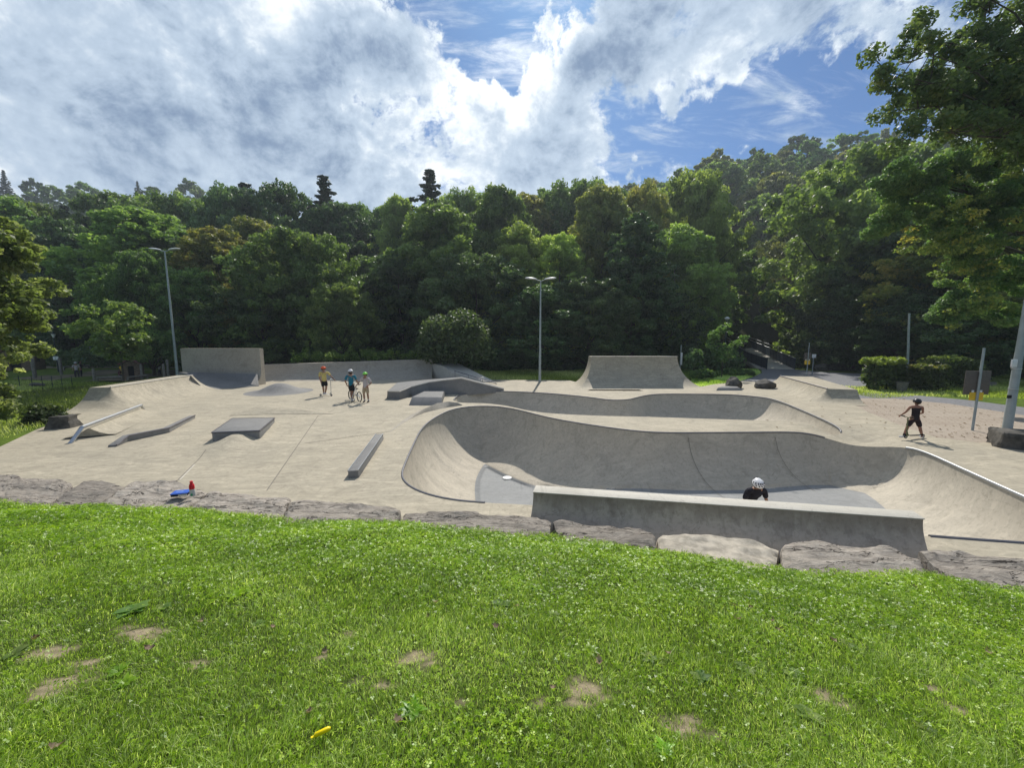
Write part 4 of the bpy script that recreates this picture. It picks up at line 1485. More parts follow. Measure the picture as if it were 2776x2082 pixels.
TR = [  # u centre, v top, pixel width, distance, prototype, material, label
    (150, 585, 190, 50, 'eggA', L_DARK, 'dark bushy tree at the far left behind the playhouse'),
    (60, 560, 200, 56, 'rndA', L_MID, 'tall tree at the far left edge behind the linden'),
    (250, 545, 170, 62, 'conA', None, 'dark pointed spruce rising behind the left trees'),
    (175, 560, 160, 66, 'conB', None, 'slim dark spruce at the left, half hidden behind the dark bushy tree'),
    (400, 560, 330, 44, 'eggA', L_MID, 'big pyramidal mid green tree behind the tall left lamp post'),
    (590, 632, 230, 42, 'eggB', L_OLIVE, 'olive green loose tree right of the tall left lamp post'),
    (520, 735, 190, 38, 'rndA', L_MID, 'low spreading tree right behind the tall back left wall'),
    (690, 600, 190, 47, 'eggB', L_OLIVE, 'yellowish green tree between two darker crowns on the left'),
    (820, 640, 270, 41, 'rndA', L_MID, 'round topped tree with sunlit edge left of centre'),
    (700, 760, 200, 39, 'rndB', L_DARK, 'dark low tree behind the low quarter pipe, left of centre'),
    (915, 775, 150, 36.5, 'rndA', L_MID, 'small tree with pale silvery leaf edges left of centre'),
    (620, 525, 200, 60, 'rndA', L_DARK, 'dark crown on the back tree line, left of the first spruce tip'),
    (760, 515, 210, 60, 'rndB', L_DARK, 'dark crown on the back tree line between the two left spruce tips'),
    (920, 540, 220, 58, 'eggA', L_DARK, 'very dark narrow tree closing the left tree line'),
    (480, 545, 240, 62, 'rndA', L_MID, 'broad crown on the back tree line above the left lamp post'),
    (665, 500, 230, 64, 'conB', None, 'spruce tip sticking out of the tree line on the left'),
    (876, 480, 240, 60, 'conB', None, 'dark spruce tip right of the one above the left lamp post'),
    (1165, 464, 250, 60, 'conA', None, 'tallest spruce tip in the middle of the tree line'),
    (1085, 520, 150, 60, 'eggA', L_LIGHT, 'pale green hazy tree left of the tallest spruce'),
    (1010, 700, 180, 50, 'eggB', L_MID, 'tree in the dip of the tree line left of centre'),
    (1200, 550, 270, 46, 'eggA', L_MID, 'big tree below the tallest spruce'),
    (1080, 700, 200, 43, 'eggB', L_DARK, 'dark tree below the dip of the tree line'),
    (1355, 497, 190, 52, 'eggA', L_MID, 'narrow tall tree right of the tallest spruce'),
    (1290, 700, 250, 40, 'rndB', L_DARK, 'dark spreading tree behind the round bush'),
    (1400, 620, 180, 44, 'eggB', L_LIGHT, 'yellow green tree left of the centre lamp post'),
    (1520, 645, 170, 43, 'eggB', L_LIGHT, 'yellow green tree right of the centre lamp post'),
    (1470, 770, 210, 37, 'eggA', L_DARK, 'dark tree straight behind the centre lamp post'),
    (1640, 490, 230, 50, 'eggA', L_OLIVE, 'tall brownish olive tree right of centre'),
    (1740, 520, 190, 54, 'rndA', L_OLIVE, 'bronze tinted crown beside the bright yellow green tree'),
    (1600, 760, 220, 38, 'rndB', L_DARK, 'dark tree behind the tall back quarter pipe'),
    (1730, 590, 170, 40, 'talA', L_DARK, 'tall dark narrow tree behind the right edge of the back quarter pipe'),
    (1500, 500, 200, 66, 'eggA', L_MID, 'tree on the back line above the centre lamp post'),
    (1870, 490, 230, 56, 'rndA', L_LIGHT, 'bright yellow green round tree on the right hillside foot'),
    (1840, 605, 220, 44, 'eggA', L_LIGHT, 'mid green tree with pale top left of the bridge'),
    (1800, 800, 170, 41, 'rndA', L_DARK, 'dark low tree left of the footbridge'),
    (2050, 640, 210, 96, 'eggA', L_MID, 'tree behind the far end of the footbridge'),
    (1950, 790, 90, 84, 'eggB', L_LIGHT, 'small bright tree at the far end of the footbridge path'),
    (2260, 560, 220, 62, 'rndB', L_OLIVE, 'broad tree to the right of the footbridge'),
    (2232, 800, 140, 43, 'eggA', L_MID, 'leafy tree right beside the right railing of the footbridge'),
    (2345, 440, 400, 46, 'rndB', L_MID, 'large spreading maple on the right behind the asphalt'),
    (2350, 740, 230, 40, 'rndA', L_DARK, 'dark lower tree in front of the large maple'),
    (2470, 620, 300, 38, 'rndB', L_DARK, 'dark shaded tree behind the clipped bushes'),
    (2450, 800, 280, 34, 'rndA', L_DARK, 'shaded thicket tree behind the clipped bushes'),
    (2640, 560, 330, 32, 'eggA', L_YEL, 'tree with yellowing leaves behind the right poles'),
    (2660, 820, 280, 29, 'rndA', L_DARK, 'low dark tree behind the wooden board on the right'),
    (2870, 500, 420, 30, 'rndB', L_MID, 'tree cut off by the right edge of the picture'),
    (-120, 520, 330, 50, 'rndB', L_MID, 'tree cut off by the left edge of the picture behind the linden'),
    (1270, 535, 220, 60, 'rndA', L_MID, 'mid green crown filling the line between the tallest spruce and the narrow tree'),
    (1430, 520, 230, 62, 'eggA', L_OLIVE, 'olive crown on the back line left of the centre lamp post'),
    (1570, 505, 220, 64, 'rndA', L_MID, 'rounded crown on the back line right of the centre lamp post'),
    (985, 572, 210, 66, 'rndB', L_MID, 'low hazy crown in the lowest dip of the tree line'),
    (340, 540, 230, 64, 'rndB', L_MID, 'broad crown on the back line left of the tall left lamp post'),
    (2560, 420, 300, 50, 'eggA', L_MID, 'tall tree behind the yellowing tree on the right'),
]
rr = random.Random(3)
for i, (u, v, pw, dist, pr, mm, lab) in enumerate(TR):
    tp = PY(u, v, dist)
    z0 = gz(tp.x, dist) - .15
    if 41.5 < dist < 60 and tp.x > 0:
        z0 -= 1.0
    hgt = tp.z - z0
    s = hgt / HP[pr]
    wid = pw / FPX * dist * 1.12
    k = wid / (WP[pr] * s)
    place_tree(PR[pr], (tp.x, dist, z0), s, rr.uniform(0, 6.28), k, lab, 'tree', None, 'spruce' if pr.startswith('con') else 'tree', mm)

# wooded hillsides: one object per tree
cands = []
rg = random.Random(9)
for (x0, x1, y0, y1, st, lab, grp, pal, cnt) in [
        (-22, 150, 62, 136, 8.8, 'leafy tree in the dense wood on the right hillside', 'trees of the right hillside', (L_MID, L_MID, L_DARK, L_OLIVE, L_MID), 0),
        (-205, -42, 100, 172, 10.5, 'distant hazy tree on the left hilltop', 'trees of the left hilltop', (L_MID, L_DARK, L_MID), 0),
        (-75, 32, 68, 100, 9.0, 'dark tree deep in the wood behind the front row', 'trees deep in the middle wood', (L_DARK, L_MID), 0)]:
    yv = y0
    while yv < y1:
        xv = x0
        while xv < x1:
            x = xv + rg.uniform(-.35, .35) * st; y = yv + rg.uniform(-.35, .35) * st
            xv += st
            if abs(x) > y * 1.45 + 4:
                continue
            hz_ = float(hill_z(x, y))
            if grp.endswith('right hillside') and hz_ < 1.2 and y > 62 and 30 < x < 48:
                continue
            if grp.endswith('left hilltop') and hz_ < 14:
                continue
            if 36 < x < 46 and y < 92:
                continue
            # hidden well behind the near rows
            cands.append((x, y, hz_, lab, grp, rg.choice(pal), rg.choice(['fA', 'fB', 'fC', 'fA', 'fB', 'fD'] if rg.random() < .5 else ['fA', 'fB', 'fC']), rg.uniform(.8, 1.2)))
        yv += st
keep_, skip = [], 0
for c in cands:
    # skip a tree whose top is far below the sight line over the nearer trees
    vis = (c[2] + 14 - CAM_H) / c[1]
    lim = .20
    if vis < lim:
        continue
    keep_.append(c)
keep_.sort(key=lambda c: c[1])
byg = {}
for c in keep_:
    byg.setdefault(c[4], []).append(c)
for g_, L_ in byg.items():
    rg.shuffle(L_)
    for (x, y, hz_, lab, grp, mm, pr, sc) in L_[:290]:
        place_tree(FARP[pr], (x, y, hz_ - .6), sc, rg.uniform(0, 6.28), rg.uniform(.9, 1.15), lab, 'tree', grp, 'tree', None if pr == 'fD' else mm)
print('hill trees', {k: len(v) for k, v in byg.items()})

# woodland floor greenery and thick undergrowth below the front row
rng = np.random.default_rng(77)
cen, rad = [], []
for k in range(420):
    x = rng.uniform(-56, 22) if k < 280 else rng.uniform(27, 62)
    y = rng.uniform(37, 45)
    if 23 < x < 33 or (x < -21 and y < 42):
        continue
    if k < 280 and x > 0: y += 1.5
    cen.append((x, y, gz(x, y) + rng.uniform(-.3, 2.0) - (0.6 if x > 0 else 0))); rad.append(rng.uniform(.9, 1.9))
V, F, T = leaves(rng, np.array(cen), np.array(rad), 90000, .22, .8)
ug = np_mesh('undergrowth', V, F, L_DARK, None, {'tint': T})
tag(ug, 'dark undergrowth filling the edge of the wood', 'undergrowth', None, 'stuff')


def bush(loc, size, seed, n, leaf, m, label, name='bush', cat='bush', group=None, ncl=30, flat=.8, stem=True, topm=None, box=False):
    rng = np.random.default_rng(seed)
    cen, rad = [], []
    for _ in range(ncl):
        d = rng.normal(size=3); d /= np.linalg.norm(d); d[2] = abs(d[2]) * 1.2 - .2
        r = rng.random() ** .4
        rc = .22 * min(size) * rng.uniform(.8, 1.3)
        if box:
            rc *= .62
            q = np.array([rng.uniform(-1, 1), rng.uniform(-1, 1), rng.uniform(0, 1)])
            j = int(rng.integers(0, 4))
            if j < 2: q[j] = np.sign(q[j]) * rng.uniform(.85, 1)
            elif j == 2: q[2] = rng.uniform(.9, 1)
            taper = 1 - .22 * q[2] ** 3
            cen.append((q[0] * (size[0] / 2 - rc) * taper, q[1] * (size[1] / 2 - rc) * taper, rc * .7 + q[2] * (size[2] - rc * 1.6))); rad.append(rc * 1.25)
            continue
        cen.append((d[0] * r * (size[0] / 2 - rc), d[1] * r * (size[1] / 2 - rc), size[2] * .48 + d[2] * r * (size[2] * .52 - rc * .7)))
        rad.append(rc * 1.3)
    V, F, T = leaves(rng, np.array(cen), np.array(rad), n, leaf, flat)
    r_ = empty(name, loc)
    np_mesh('foliage', V, F, m, r_, {'tint': T})
    if stem:
        mb = MB()
        for k in range(6):
            c = cen[int(rng.integers(len(cen)))]
            mb.tube([(c[0] * .1, c[1] * .1, -.15), (c[0] * .5, c[1] * .5, c[2] * .5), c], [.035, .025, .01], 5)
        mb.build('stem', M_BARK, r_, None, 60)
    return tag(r_, label, cat, group)


q = P(1215, 1036)
bush((q.x, 30.5, -.2), (6.3, 4.2, 5.6), 41, 20000, .16, L_DARK, 'big round bush standing alone behind the pale sloping slab', ncl=60)
q = P(70, 1150)
bush((q.x, q.y + .6, -.45), (1.35, 1.2, 1.15), 42, 1400, .11, L_HEDGE, 'dark round bush in the meadow at the left edge')
# clipped bushes on the right
q = PY(2398, 1057, 23.5); b1 = bush((q.x, 23.6, -.05), (2.1, 1.6, 1.75), 43, 5200, .11, L_HEDGE, 'clipped bush with bright yellow top, the left one beyond the path', ncl=110, box=True, stem=False)
rng = np.random.default_rng(5)
V, F, T = leaves(rng, np.array([(rng.uniform(-1.0, .9), rng.uniform(-.6, .5), 1.78 + rng.uniform(-.14, .1)) for _ in range(40)]), np.full(40, .24), 2600, .12, .6)
np_mesh('golden_top', V, F, L_GOLD, b1, {'tint': T})
q = PY(2508, 1060, 22.6); b2 = bush((q.x, 22.7, -.05), (1.65, 1.5, 1.5), 44, 4600, .10, L_HEDGE, 'clipped round bush in the middle with pinkish yellow tips', ncl=100, box=True, stem=False)
V, F, T = leaves(rng, np.array([(rng.uniform(-.75, .7), rng.uniform(-.6, .3), 1.46 + rng.uniform(-.15, .1)) for _ in range(22)]), np.full(22, .2), 700, .10, .6)
np_mesh('golden_top', V, F, L_YEL, b2, {'tint': T})
q = PY(2580, 1055, 24.5); b3 = bush((q.x, 24.7, -.05), (3.4, 2.0, 1.95), 45, 7000, .11, L_HEDGE, 'wide clipped bush at the right with a domed top', ncl=150, box=True, stem=False)
V, F, T = leaves(rng, np.array([(rng.uniform(-1.2, .2), rng.uniform(-.7, .3), 1.86 + rng.uniform(-.15, .1)) for _ in range(20)]), np.full(20, .24), 650, .11, .6)
np_mesh('golden_top', V, F, L_GOLD, b3, {'tint': T})
# shrubs left of the bridge
for i_, (u, v, y_, s_, lab, mm) in enumerate([(1880, 1030, 29.5, (1.6, 1.4, 2.5), 'pale leafed slender shrub right of the tall quarter pipe', L_DARK), (1960, 1020, 33.5, (2.6, 1.8, 2.6), 'grey green shrub under the bridge railing', L_DARK),
                                               (1900, 1035, 28.9, (2.4, 1.2, .9), 'low pale ground shrub at the edge of the bright grass', L_MID), (1990, 1020, 31.2, (3.4, 1.2, .8), 'low spreading shrub in front of the bridge bank', L_MID),
                                               (1915, 985, 44, (4, 3, 3.6), 'dark shrub beside the far part of the footbridge', L_DARK), (2262, 1000, 39, (3.4, 2.2, 1.5), 'low shrub at the foot of the right bridge railing', L_MID)]):
    q = PY(u, v, y_)
    bush((q.x, y_, -.1 if y_ < 40 else -1.8), s_, 60 + i_, 1700, .14, mm, lab, 'shrub', 'shrub', None, 22)
for i_, (u, lab) in enumerate([(1918, 'left clipped bush beside the path beyond the bridge'), (1935, 'low rounded bush beside the path beyond the bridge'), (1985, 'bright clipped bush right of the path beyond the bridge')]):
    q = PY(u, 895, 72)
    bush((q.x, 72 + i_, q.z - .8), (3.4, 2.5, 2.2), 70 + i_, 1500, .25, L_HEDGE if i_ < 2 else L_LIGHT, lab, ncl=20)
# flowering weeds along the back wall
rng = np.random.default_rng(8)
cen, rad, = [], []
for k in range(170):
    t_ = rng.random()
    x = -17.5 + 13.5 * t_ + rng.normal() * .3; y = 30.6 + 2.2 * t_ + rng.uniform(0, 1.2)
    hgt = 1.3 + .5 * rng.random() + (.55 if rng.random() < .15 else 0)
    cen.append((x, y, hgt)); rad.append(rng.uniform(.16, .34))
V, F, T = leaves(rng, np.array(cen), np.array(rad), 6500, .10, 1.2)
o = np_mesh('tall_weeds', V, F, L_WEED, None, {'tint': T})
tag(o, 'pale tall weeds growing behind the long low wall', 'weeds', None, 'stuff')
cen = [(c[0] + rng.normal() * .3, c[1] + .3, c[2] * rng.uniform(.1, .8)) for c in cen for _ in range(3)]
V, F, T = leaves(rng, np.array(cen), np.full(len(cen), .35), 9000, .13, 1.0)
o = np_mesh('tall_weeds', V, F, L_HEDGE, None, {'tint': T})
tag(o, 'green lower growth of the weeds behind the long low wall', 'weeds', None, 'stuff')

# meadow growth on the left and strips of grass beyond the deck
def tufts(name, poly, n, hgt, wd, m, label, seed, zf, tint=(.5, .2), lean_=.35, segs=2):
    rng = np.random.default_rng(seed)
    xs_ = [p[0] for p in poly]; yy_ = [p[1] for p in poly]
    bx = rng.uniform(min(xs_), max(xs_), n * 4); by = rng.uniform(min(yy_), max(yy_), n * 4)
    k = in_poly(bx, by, poly); bx, by = bx[k][:n], by[k][:n]
    n = len(bx)
    bz = np.array([zf(a, b) for a, b in zip(bx, by)]) if not getattr(zf, 'vec', False) else zf(bx, by)
    hh = hgt * rng.uniform(.5, 1.3, n) * (1 + .5 * np.sin(bx * 1.1) * np.sin(by * .9))
    an = rng.uniform(0, 2 * pi, n); ln = rng.normal(0, lean_, (n, 2)) * hh[:, None]
    wx, wy = np.cos(an) * wd, np.sin(an) * wd
    V = np.stack([np.stack([bx - wx, by - wy, bz - .02], 1), np.stack([bx + wx, by + wy, bz - .02], 1),
                  np.stack([bx + ln[:, 0] + wx * .3, by + ln[:, 1] + wy * .3, bz + hh], 1), np.stack([bx + ln[:, 0] - wx * .3, by + ln[:, 1] - wy * .3, bz + hh], 1)], 1).reshape(-1, 3)
    T = np.repeat(np.clip(rng.normal(*tint, n) + .25 * np.sin(bx * .7 + by * .5), 0, 1), 4)
    o = np_mesh(name, V, np.arange(4 * n).reshape(n, 4), m, None, {'tint': T})
    return tag(o, label, 'grass', None, 'stuff')


mz = lambda x, y: gz(x, y)
mead = [(-42, 12), (-15.5, 10.6), (-16.2, 12.3), (-18.6, 16.6), (-20.2, 18.9), (-21, 25.4), (-24, 28), (-46, 34)]
def mzv(x, y):
    d = np.where(in_poly(x, y, DECK), 0, seg_dist(x, y, DECK))
    return -.06 - .45 * sstep(2, 12, d) * sstep(-14, -20, x) * sstep(44, 30, y) + np.where((x < -14) & (y < 40), .10 * np.sin(x * .9 + y * .5) * np.sin(y * .8) * sstep(.5, 3, d), 0)
mzv.vec = True
tufts('meadow_grass', mead, 60000, .14, .012, L_GRASS, 'short bright meadow grass at the left', 21, mzv, (.55, .2), .5)
wild = [(-30, 13.5), (-22, 13.2), (-18.9, 16.6), (-20.8, 19.5), (-22, 24), (-25, 27), (-32, 23)]
tufts('tall_grass', wild, 30000, .24, .012, L_HEDGE, 'taller seeding grass and wild flowers beside the ramp', 22, mzv, (.6, .25), .35)
strip_c = [(-5.5, 31.6), (-1.2, 29.2), (5.2, 28.6), (5.2, 31), (12, 31), (12, 37), (-6, 37)]
tufts('grass_strip', strip_c, 26000, .16, .014, L_GRASS, 'bright grass strip behind the rear deck', 23, lambda x, y: -.06, (.6, .2), .4)
tri = [(P(1868, 1047).x, P(1868, 1047).y), (P(1935, 1043).x, P(1935, 1043).y), (P(1995, 1035).x, P(1995, 1035).y), (P(2040, 1022).x, P(2040, 1022).y), (P(2062, 1010).x, P(2062, 1010).y), (P(2052, 1001).x, P(2052, 1001).y), (P(2000, 1001).x, P(2000, 1001).y), (P(1880, 1020).x, P(1880, 1020).y)]
tufts('grass_bank', tri, 30000, .13, .014, L_GRASS, 'bright green grass patch between the tall quarter pipe and the bridge', 24, lambda x, y: -.06, (.65, .2), .4)
rg_ = [(18.8, 19.6), (22.4, 20.9), (26, 20.2), (30, 17.5), (45, 18), (45, 33), (25.5, 27), (22.5, 24.5), (19.5, 25)]
tufts('grass_verge', rg_, 55000, .13, .013, L_GRASS, 'grass verge under the clipped bushes on the right', 25, lambda x, y: -.06, (.55, .22), .4)

# ------------------------------------------------------------ near trees
# linden at the left edge
ln_meshes = tree_meshes(51, 9.7, 6.4, 'tall', .14, 300, 130000, .105, .08, L_NEAR, .75, trunk_r=.16, limbs=40, gaps=5, lobe=.3)
q = PY(-150, 1000, 12.4)
place_tree(ln_meshes, (-19.35, 12.4, -.6), 1.0, 1.0, 1.0, 'broad linden with sunlit pale leaves cut off by the left edge', 'tree', None, 'linden_tree')
# young tree beside the lamp post
sm = tree_meshes(52, 6.0, 3.7, 'round', .36, 60, 5200, .17, .13, L_MID, .7, trunk_r=.085, limbs=20)
q = P(338, 1045, -.3)
place_tree(sm, (q.x, q.y, -.4), 1.0, 0, 1, 'young maple with a thin trunk left of the tall lamp post', 'tree', None, 'young_tree')
q = P(1955, 1022)
sm2 = tree_meshes(53, 4.5, 2.6, 'egg', .32, 36, 1800, .14, .14, L_MID, .7, trunk_r=.05, limbs=14, gaps=.2)
place_tree(sm2, (q.x, q.y, -.05), 1.0, 0, 1, 'small slender tree in the bright grass patch by the bridge', 'tree', None, 'young_tree')
# oak overhanging at the upper right: limbs reach in from outside the frame
rng = np.random.default_rng(91)
mb = MB()
ox, oy = 23.5, 13.5
cen, rad = [], []
tips = [(2345, 190, 12.5), (2380, 300, 12.8), (2440, 250, 13.2), (2400, 120, 12.6), (2450, 60, 12.8), (2520, 330, 13.4), (2560, 140, 13.0), (2620, 280, 13.6), (2540, -60, 13), (2660, 60, 13.4), (2740, 200, 13.6), (2700, 340, 13.8), (2430, 340, 12.4),
        (2800, 330, 13.8), (2640, -100, 13), (2820, 60, 13), (2860, 200, 13.4), (2600, 210, 13.2), (2480, 170, 12.8), (2760, -80, 13)]
trunk_top = Vector((ox, oy, 11.5))
mb.tube([(ox, oy, -.3), (ox - .2, oy, 4), (ox - .5, oy, 8), trunk_top], [.42, .34, .26, .16], 12)
for (u, v, y_) in tips:
    e = PY(u + 45, v, y_)
    s_ = Vector((ox - .4, oy, 5.5 + 5.0 * rng.random()))
    m_ = s_.lerp(e, .55) + Vector((0, rng.normal() * .4, .5 + .3 * rng.random()))
    m2 = s_.lerp(e, .82) + Vector((0, rng.normal() * .2, .3))
    mb.tube([s_, m_, m2, e], [.11, .05, .022, .006], 6)
    for _ in range(3):
        cen.append(tuple(e + Vector(rng.normal(size=3) * .16))); rad.append(.26)
    for _ in range(26):
        t_ = rng.uniform(.40, 1.0)
        c = (m_.lerp(e, (t_ - .45) / .57)) + Vector(rng.normal(size=3) * .42)
        cen.append(tuple(c)); rad.append(rng.uniform(.18, .42))
        mb.tube([m_.lerp(e, (t_ - .45) / .57), c], [.02, .006], 4)
V, F, T = leaves(rng, np.array(cen), np.array(rad), 80000, .072, .8, elong=1.7)
o = empty('oak_tree', (ox, oy, 0))
t_o = mb.build('trunk', M_BARK, o, None, 60); t_o.location = -o.location
c_o = np_mesh('crown', V, F, L_OAK, o, {'tint': T}); c_o.location = -o.location
tag(o, 'big oak whose leafy branches hang into the upper right corner', 'tree')
# second tree at the right edge with lower hanging mass
rng = np.random.default_rng(92)
mb = MB(); cen, rad = [], []
ox, oy = 25.5, 18.5
mb.tube([(ox, oy, -.3), (ox - .2, oy, 4), (ox - .3, oy, 9)], [.36, .28, .14], 12)
masses = [(2700, 430, 17, 1.8), (2560, 500, 17.5, 1.5), (2460, 540, 17.5, 1.2), (2660, 560, 17.2, 1.6), (2760, 560, 17, 1.8), (2580, 650, 17.8, 1.2), (2500, 470, 17.3, 1.0), (2680, 680, 17.6, 1.4), (2400, 600, 17.3, .7), (2620, 750, 18, 1.0),
          (2740, 760, 17.8, 1.3), (2600, 820, 18, .8), (2700, 850, 18, .9), (2790, 440, 17, 1.6), (2540, 600, 17.4, 1.1), (2640, 440, 17.4, 1.1), (2560, 850, 18.3, .5), (2440, 480, 17.2, .8)]
for (u, v, y_, r0) in masses:
    e = PY(u, v, y_)
    s_ = Vector((ox - .3, oy, max(2.5, min(9, e.z * .8))))
    mb.tube([s_, s_.lerp(e, .5) + Vector((0, 0, .4)), e], [.09, .05, .015], 6)
    for _ in range(16):
        d = rng.normal(size=3); d /= np.linalg.norm(d)
        c = e + Vector(d * r0 * rng.random() ** .45 * np.array([1, .8, .75]))
        cen.append(tuple(c)); rad.append(rng.uniform(.25, .5))
V, F, T = leaves(rng, np.array(cen), np.array(rad), 100000, .078, .6)
o = empty('maple_tree', (ox, oy, 0))
t_o = mb.build('trunk', M_BARK, o, None, 60); t_o.location = -o.location
c_o = np_mesh('crown', V, F, L_OAK, o, {'tint': T}); c_o.location = -o.location
cY = []
for (u, v, y_) in [(2520, 660, 16.9), (2570, 600, 16.6), (2630, 620, 16.5), (2600, 700, 16.9), (2660, 740, 17), (2560, 560, 16.8), (2700, 640, 16.6), (2640, 820, 17.4)]:
    e = PY(u, v, y_)
    for _ in range(8):
        cY.append(tuple(e + Vector(rng.normal(size=3) * .55)))
V, F, T = leaves(rng, np.array(cY), np.full(len(cY), .32), 3600, .08, .6)
c_o = np_mesh('yellowing_leaves', V, F, L_YEL, o, {'tint': T}); c_o.location = -o.location
tag(o, 'maple with some yellow leaves hanging low along the right edge', 'tree')

# ------------------------------------------------------------ foreground grass
rng = np.random.default_rng(123)


def sample_lawn(n, ymin, ymax, power):
    u = rng.random(n)
    y = ymin * (ymax / ymin) ** (u ** power)
    x = (rng.random(n) * 2 - 1) * (y * 1.40 + .9)
    k = (y < ys(x) + .06) & (x > -15.5) & (x < 13)
    return x[k], y[k]


def lump(x, y, s=1.0, ph=0.0):
    return (np.sin(x * 1.9 * s + 1.3 * np.sin(y * 1.4 * s + ph)) * np.sin(y * 2.3 * s + 1.1 * np.sin(x * 1.7 * s + ph)) + .5 * np.sin(x * 4.7 * s + ph + y * 2) * np.sin(y * 5.3 * s - x)) / 1.5


def clover_mask(x, y):
    d = ys(x) - y
    band = sstep(3.3, 1.5, d + .75 * lump(x, y, 1.1) + .35 * lump(x, y, 3.4, 1.0)) * sstep(.0, .3, d)
    band = band * (1 - .55 * sstep(.25, .8, lump(x, y, 2.3, 4.0)))
    pat = sstep(.30, .8, lump(x, y, 1.25, 2.0)) * .5 + .10
    return np.clip(np.maximum(band, pat), 0, 1)


x, y = sample_lawn(560000, .85, 9.0, .95)
cl = clover_mask(x, y); dt = dirt(x, y)
d = ys(x) - y
k = (rng.random(len(x)) > cl * .5) & (rng.random(len(x)) > np.clip(dt * 1.05, 0, .93))
x, y, cl, d = x[k], y[k], cl[k], d[k]
n = len(x)
z = lawn_z(x, y)
far = np.clip(y / 3.0, .6, 2.0)
ln_ = rng.uniform(.022, .062, n) * (1 + .55 * np.clip(lump(x, y, 2.2, 1.0), 0, 1)) * (1 - .35 * sstep(2.6, 3.4, d) * sstep(4.6, 3.8, d)) * (1 + .25 * sstep(2.0, 1.3, y))
wd = rng.uniform(.0012, .0028, n) * far
an = rng.uniform(0, 2 * pi, n)
wx, wy = np.cos(an) * wd, np.sin(an) * wd
dirb = lump(x, y, 3.1, .5) * 3.0
la = an * .55 + dirb + rng.normal(0, .8, n)
lm_ = np.abs(rng.normal(.55, .38, n)) * ln_
lx_, ly_ = np.cos(la) * lm_, np.sin(la) * lm_
hz2 = ln_ * rng.uniform(.55, 1.0, n)
B0 = np.stack([x - wx, y - wy, z - .006], 1); B1 = np.stack([x + wx, y + wy, z - .006], 1)
M0 = np.stack([x - wx * .9 + lx_ * .38, y - wy * .9 + ly_ * .38, z + hz2 * .62], 1); M1 = np.stack([x + wx * .9 + lx_ * .38, y + wy * .9 + ly_ * .38, z + hz2 * .62], 1)
T0 = np.stack([x - wx * .2 + lx_, y - wy * .2 + ly_, z + hz2 * .92], 1); T1 = np.stack([x + wx * .2 + lx_, y + wy * .2 + ly_, z + hz2 * .92], 1)
V = np.stack([B0, B1, M1, M0, T1, T0], 1).reshape(-1, 3)
b_ = (np.arange(n) * 6)[:, None]
F = np.concatenate([b_ + np.array([0, 1, 2, 3]), b_ + np.array([3, 2, 4, 5])], 0)
tint = np.clip(rng.normal(.40, .22, n) + .18 * lump(x, y, .9, 3.0) + .12 * lump(x, y, 3.3, 2.0) + np.where(rng.random(n) < .085, .5, 0), 0, 1)
g_ = np_mesh('grass', V, F, L_GRASS, None, {'tint': np.repeat(tint, 6)})
tag(g_, 'short green grass covering the sloping lawn', 'grass', None, 'stuff')

x, y = sample_lawn(215000, 1.1, 9.0, .62)
cl = clover_mask(x, y)
k = (rng.random(len(x)) < cl * .95) & (dirt(x, y) < .35)
x, y = x[k], y[k]
n = len(x)
z = lawn_z(x, y) + rng.uniform(.018, .055, n) * (1 + .3 * lump(x, y, 2.0))
r = rng.uniform(.007, .0135, n) * np.clip(y / 3.4, .8, 1.5)
nv = rng.normal(0, .38, (n, 3)); nv[:, 2] = 1; nv /= np.linalg.norm(nv, axis=1)[:, None]
a = np.cross(nv, rng.normal(size=(n, 3))); a /= np.linalg.norm(a, axis=1)[:, None]
b = np.cross(nv, a)
c = np.stack([x, y, z], 1)
Vs, Ts = [], []
tint = np.clip(rng.normal(.42, .2, n) + .28 * lump(x, y, 1.2, 1.0) + .15 * lump(x, y, 4.0), 0, 1)
for q_ in range(3):
    th = q_ * 2 * pi / 3
    d1 = a * cos(th) + b * sin(th); d2 = -a * sin(th) + b * cos(th)
    up_ = nv * (r * rng.uniform(.0, .35, n))[:, None]
    R = r[:, None]
    Vs.append(np.stack([c, c + d1 * R * .75 - d2 * R * .55 + up_, c + d1 * R * 1.35 + up_ * .5, c + d1 * R * .75 + d2 * R * .55 + up_], 1).reshape(-1, 3))
    Ts.append(np.repeat(np.clip(tint + rng.normal(0, .07, n), 0, 1), 4))
V = np.concatenate(Vs); F = np.arange(len(V)).reshape(-1, 4)
g_ = np_mesh('clover', V, F, L_CLOVER, None, {'tint': np.concatenate(Ts)})
tag(g_, 'bright green clover leaves growing thickly in the upper part of the lawn', 'clover', None, 'stuff')


def rosette(seed, nl, L, wd, m):
    rng = np.random.default_rng(seed)
    V, F, T = [], [], []
    for i in range(nl):
        an = i * 2 * pi / nl + rng.uniform(-.3, .3); el = rng.uniform(.15, .7); Lq = L * rng.uniform(.7, 1.15); w_ = wd * rng.uniform(.8, 1.2)
        dx, dy = cos(an), sin(an)
        prev = None
        tt = rng.uniform(.2, .9)
        for s_ in range(6):
            t_ = s_ / 5
            wd_ = w_ * sin(pi * min(.97, t_ * .85 + .12)) * (1 + .25 * (-1) ** s_ * (seed % 2))
            r_ = Lq * t_ * cos(el * (1 - t_)); z_ = Lq * sin(el) * t_ * (1 - .55 * t_)
            cx, cy = dx * r_, dy * r_
            o_ = len(V)
            V += [(cx - dy * wd_, cy + dx * wd_, z_ + wd_ * .25), (cx, cy, z_), (cx + dy * wd_, cy - dx * wd_, z_ + wd_ * .25)]
            T += [tt] * 3
            if s_:
                F += [(o_ - 3, o_ - 2, o_ + 1, o_), (o_ - 2, o_ - 1, o_ + 2, o_ + 1)]
    return np_mesh('weed', V, F, m, 'MESH', {'tint': T}, smooth=True)


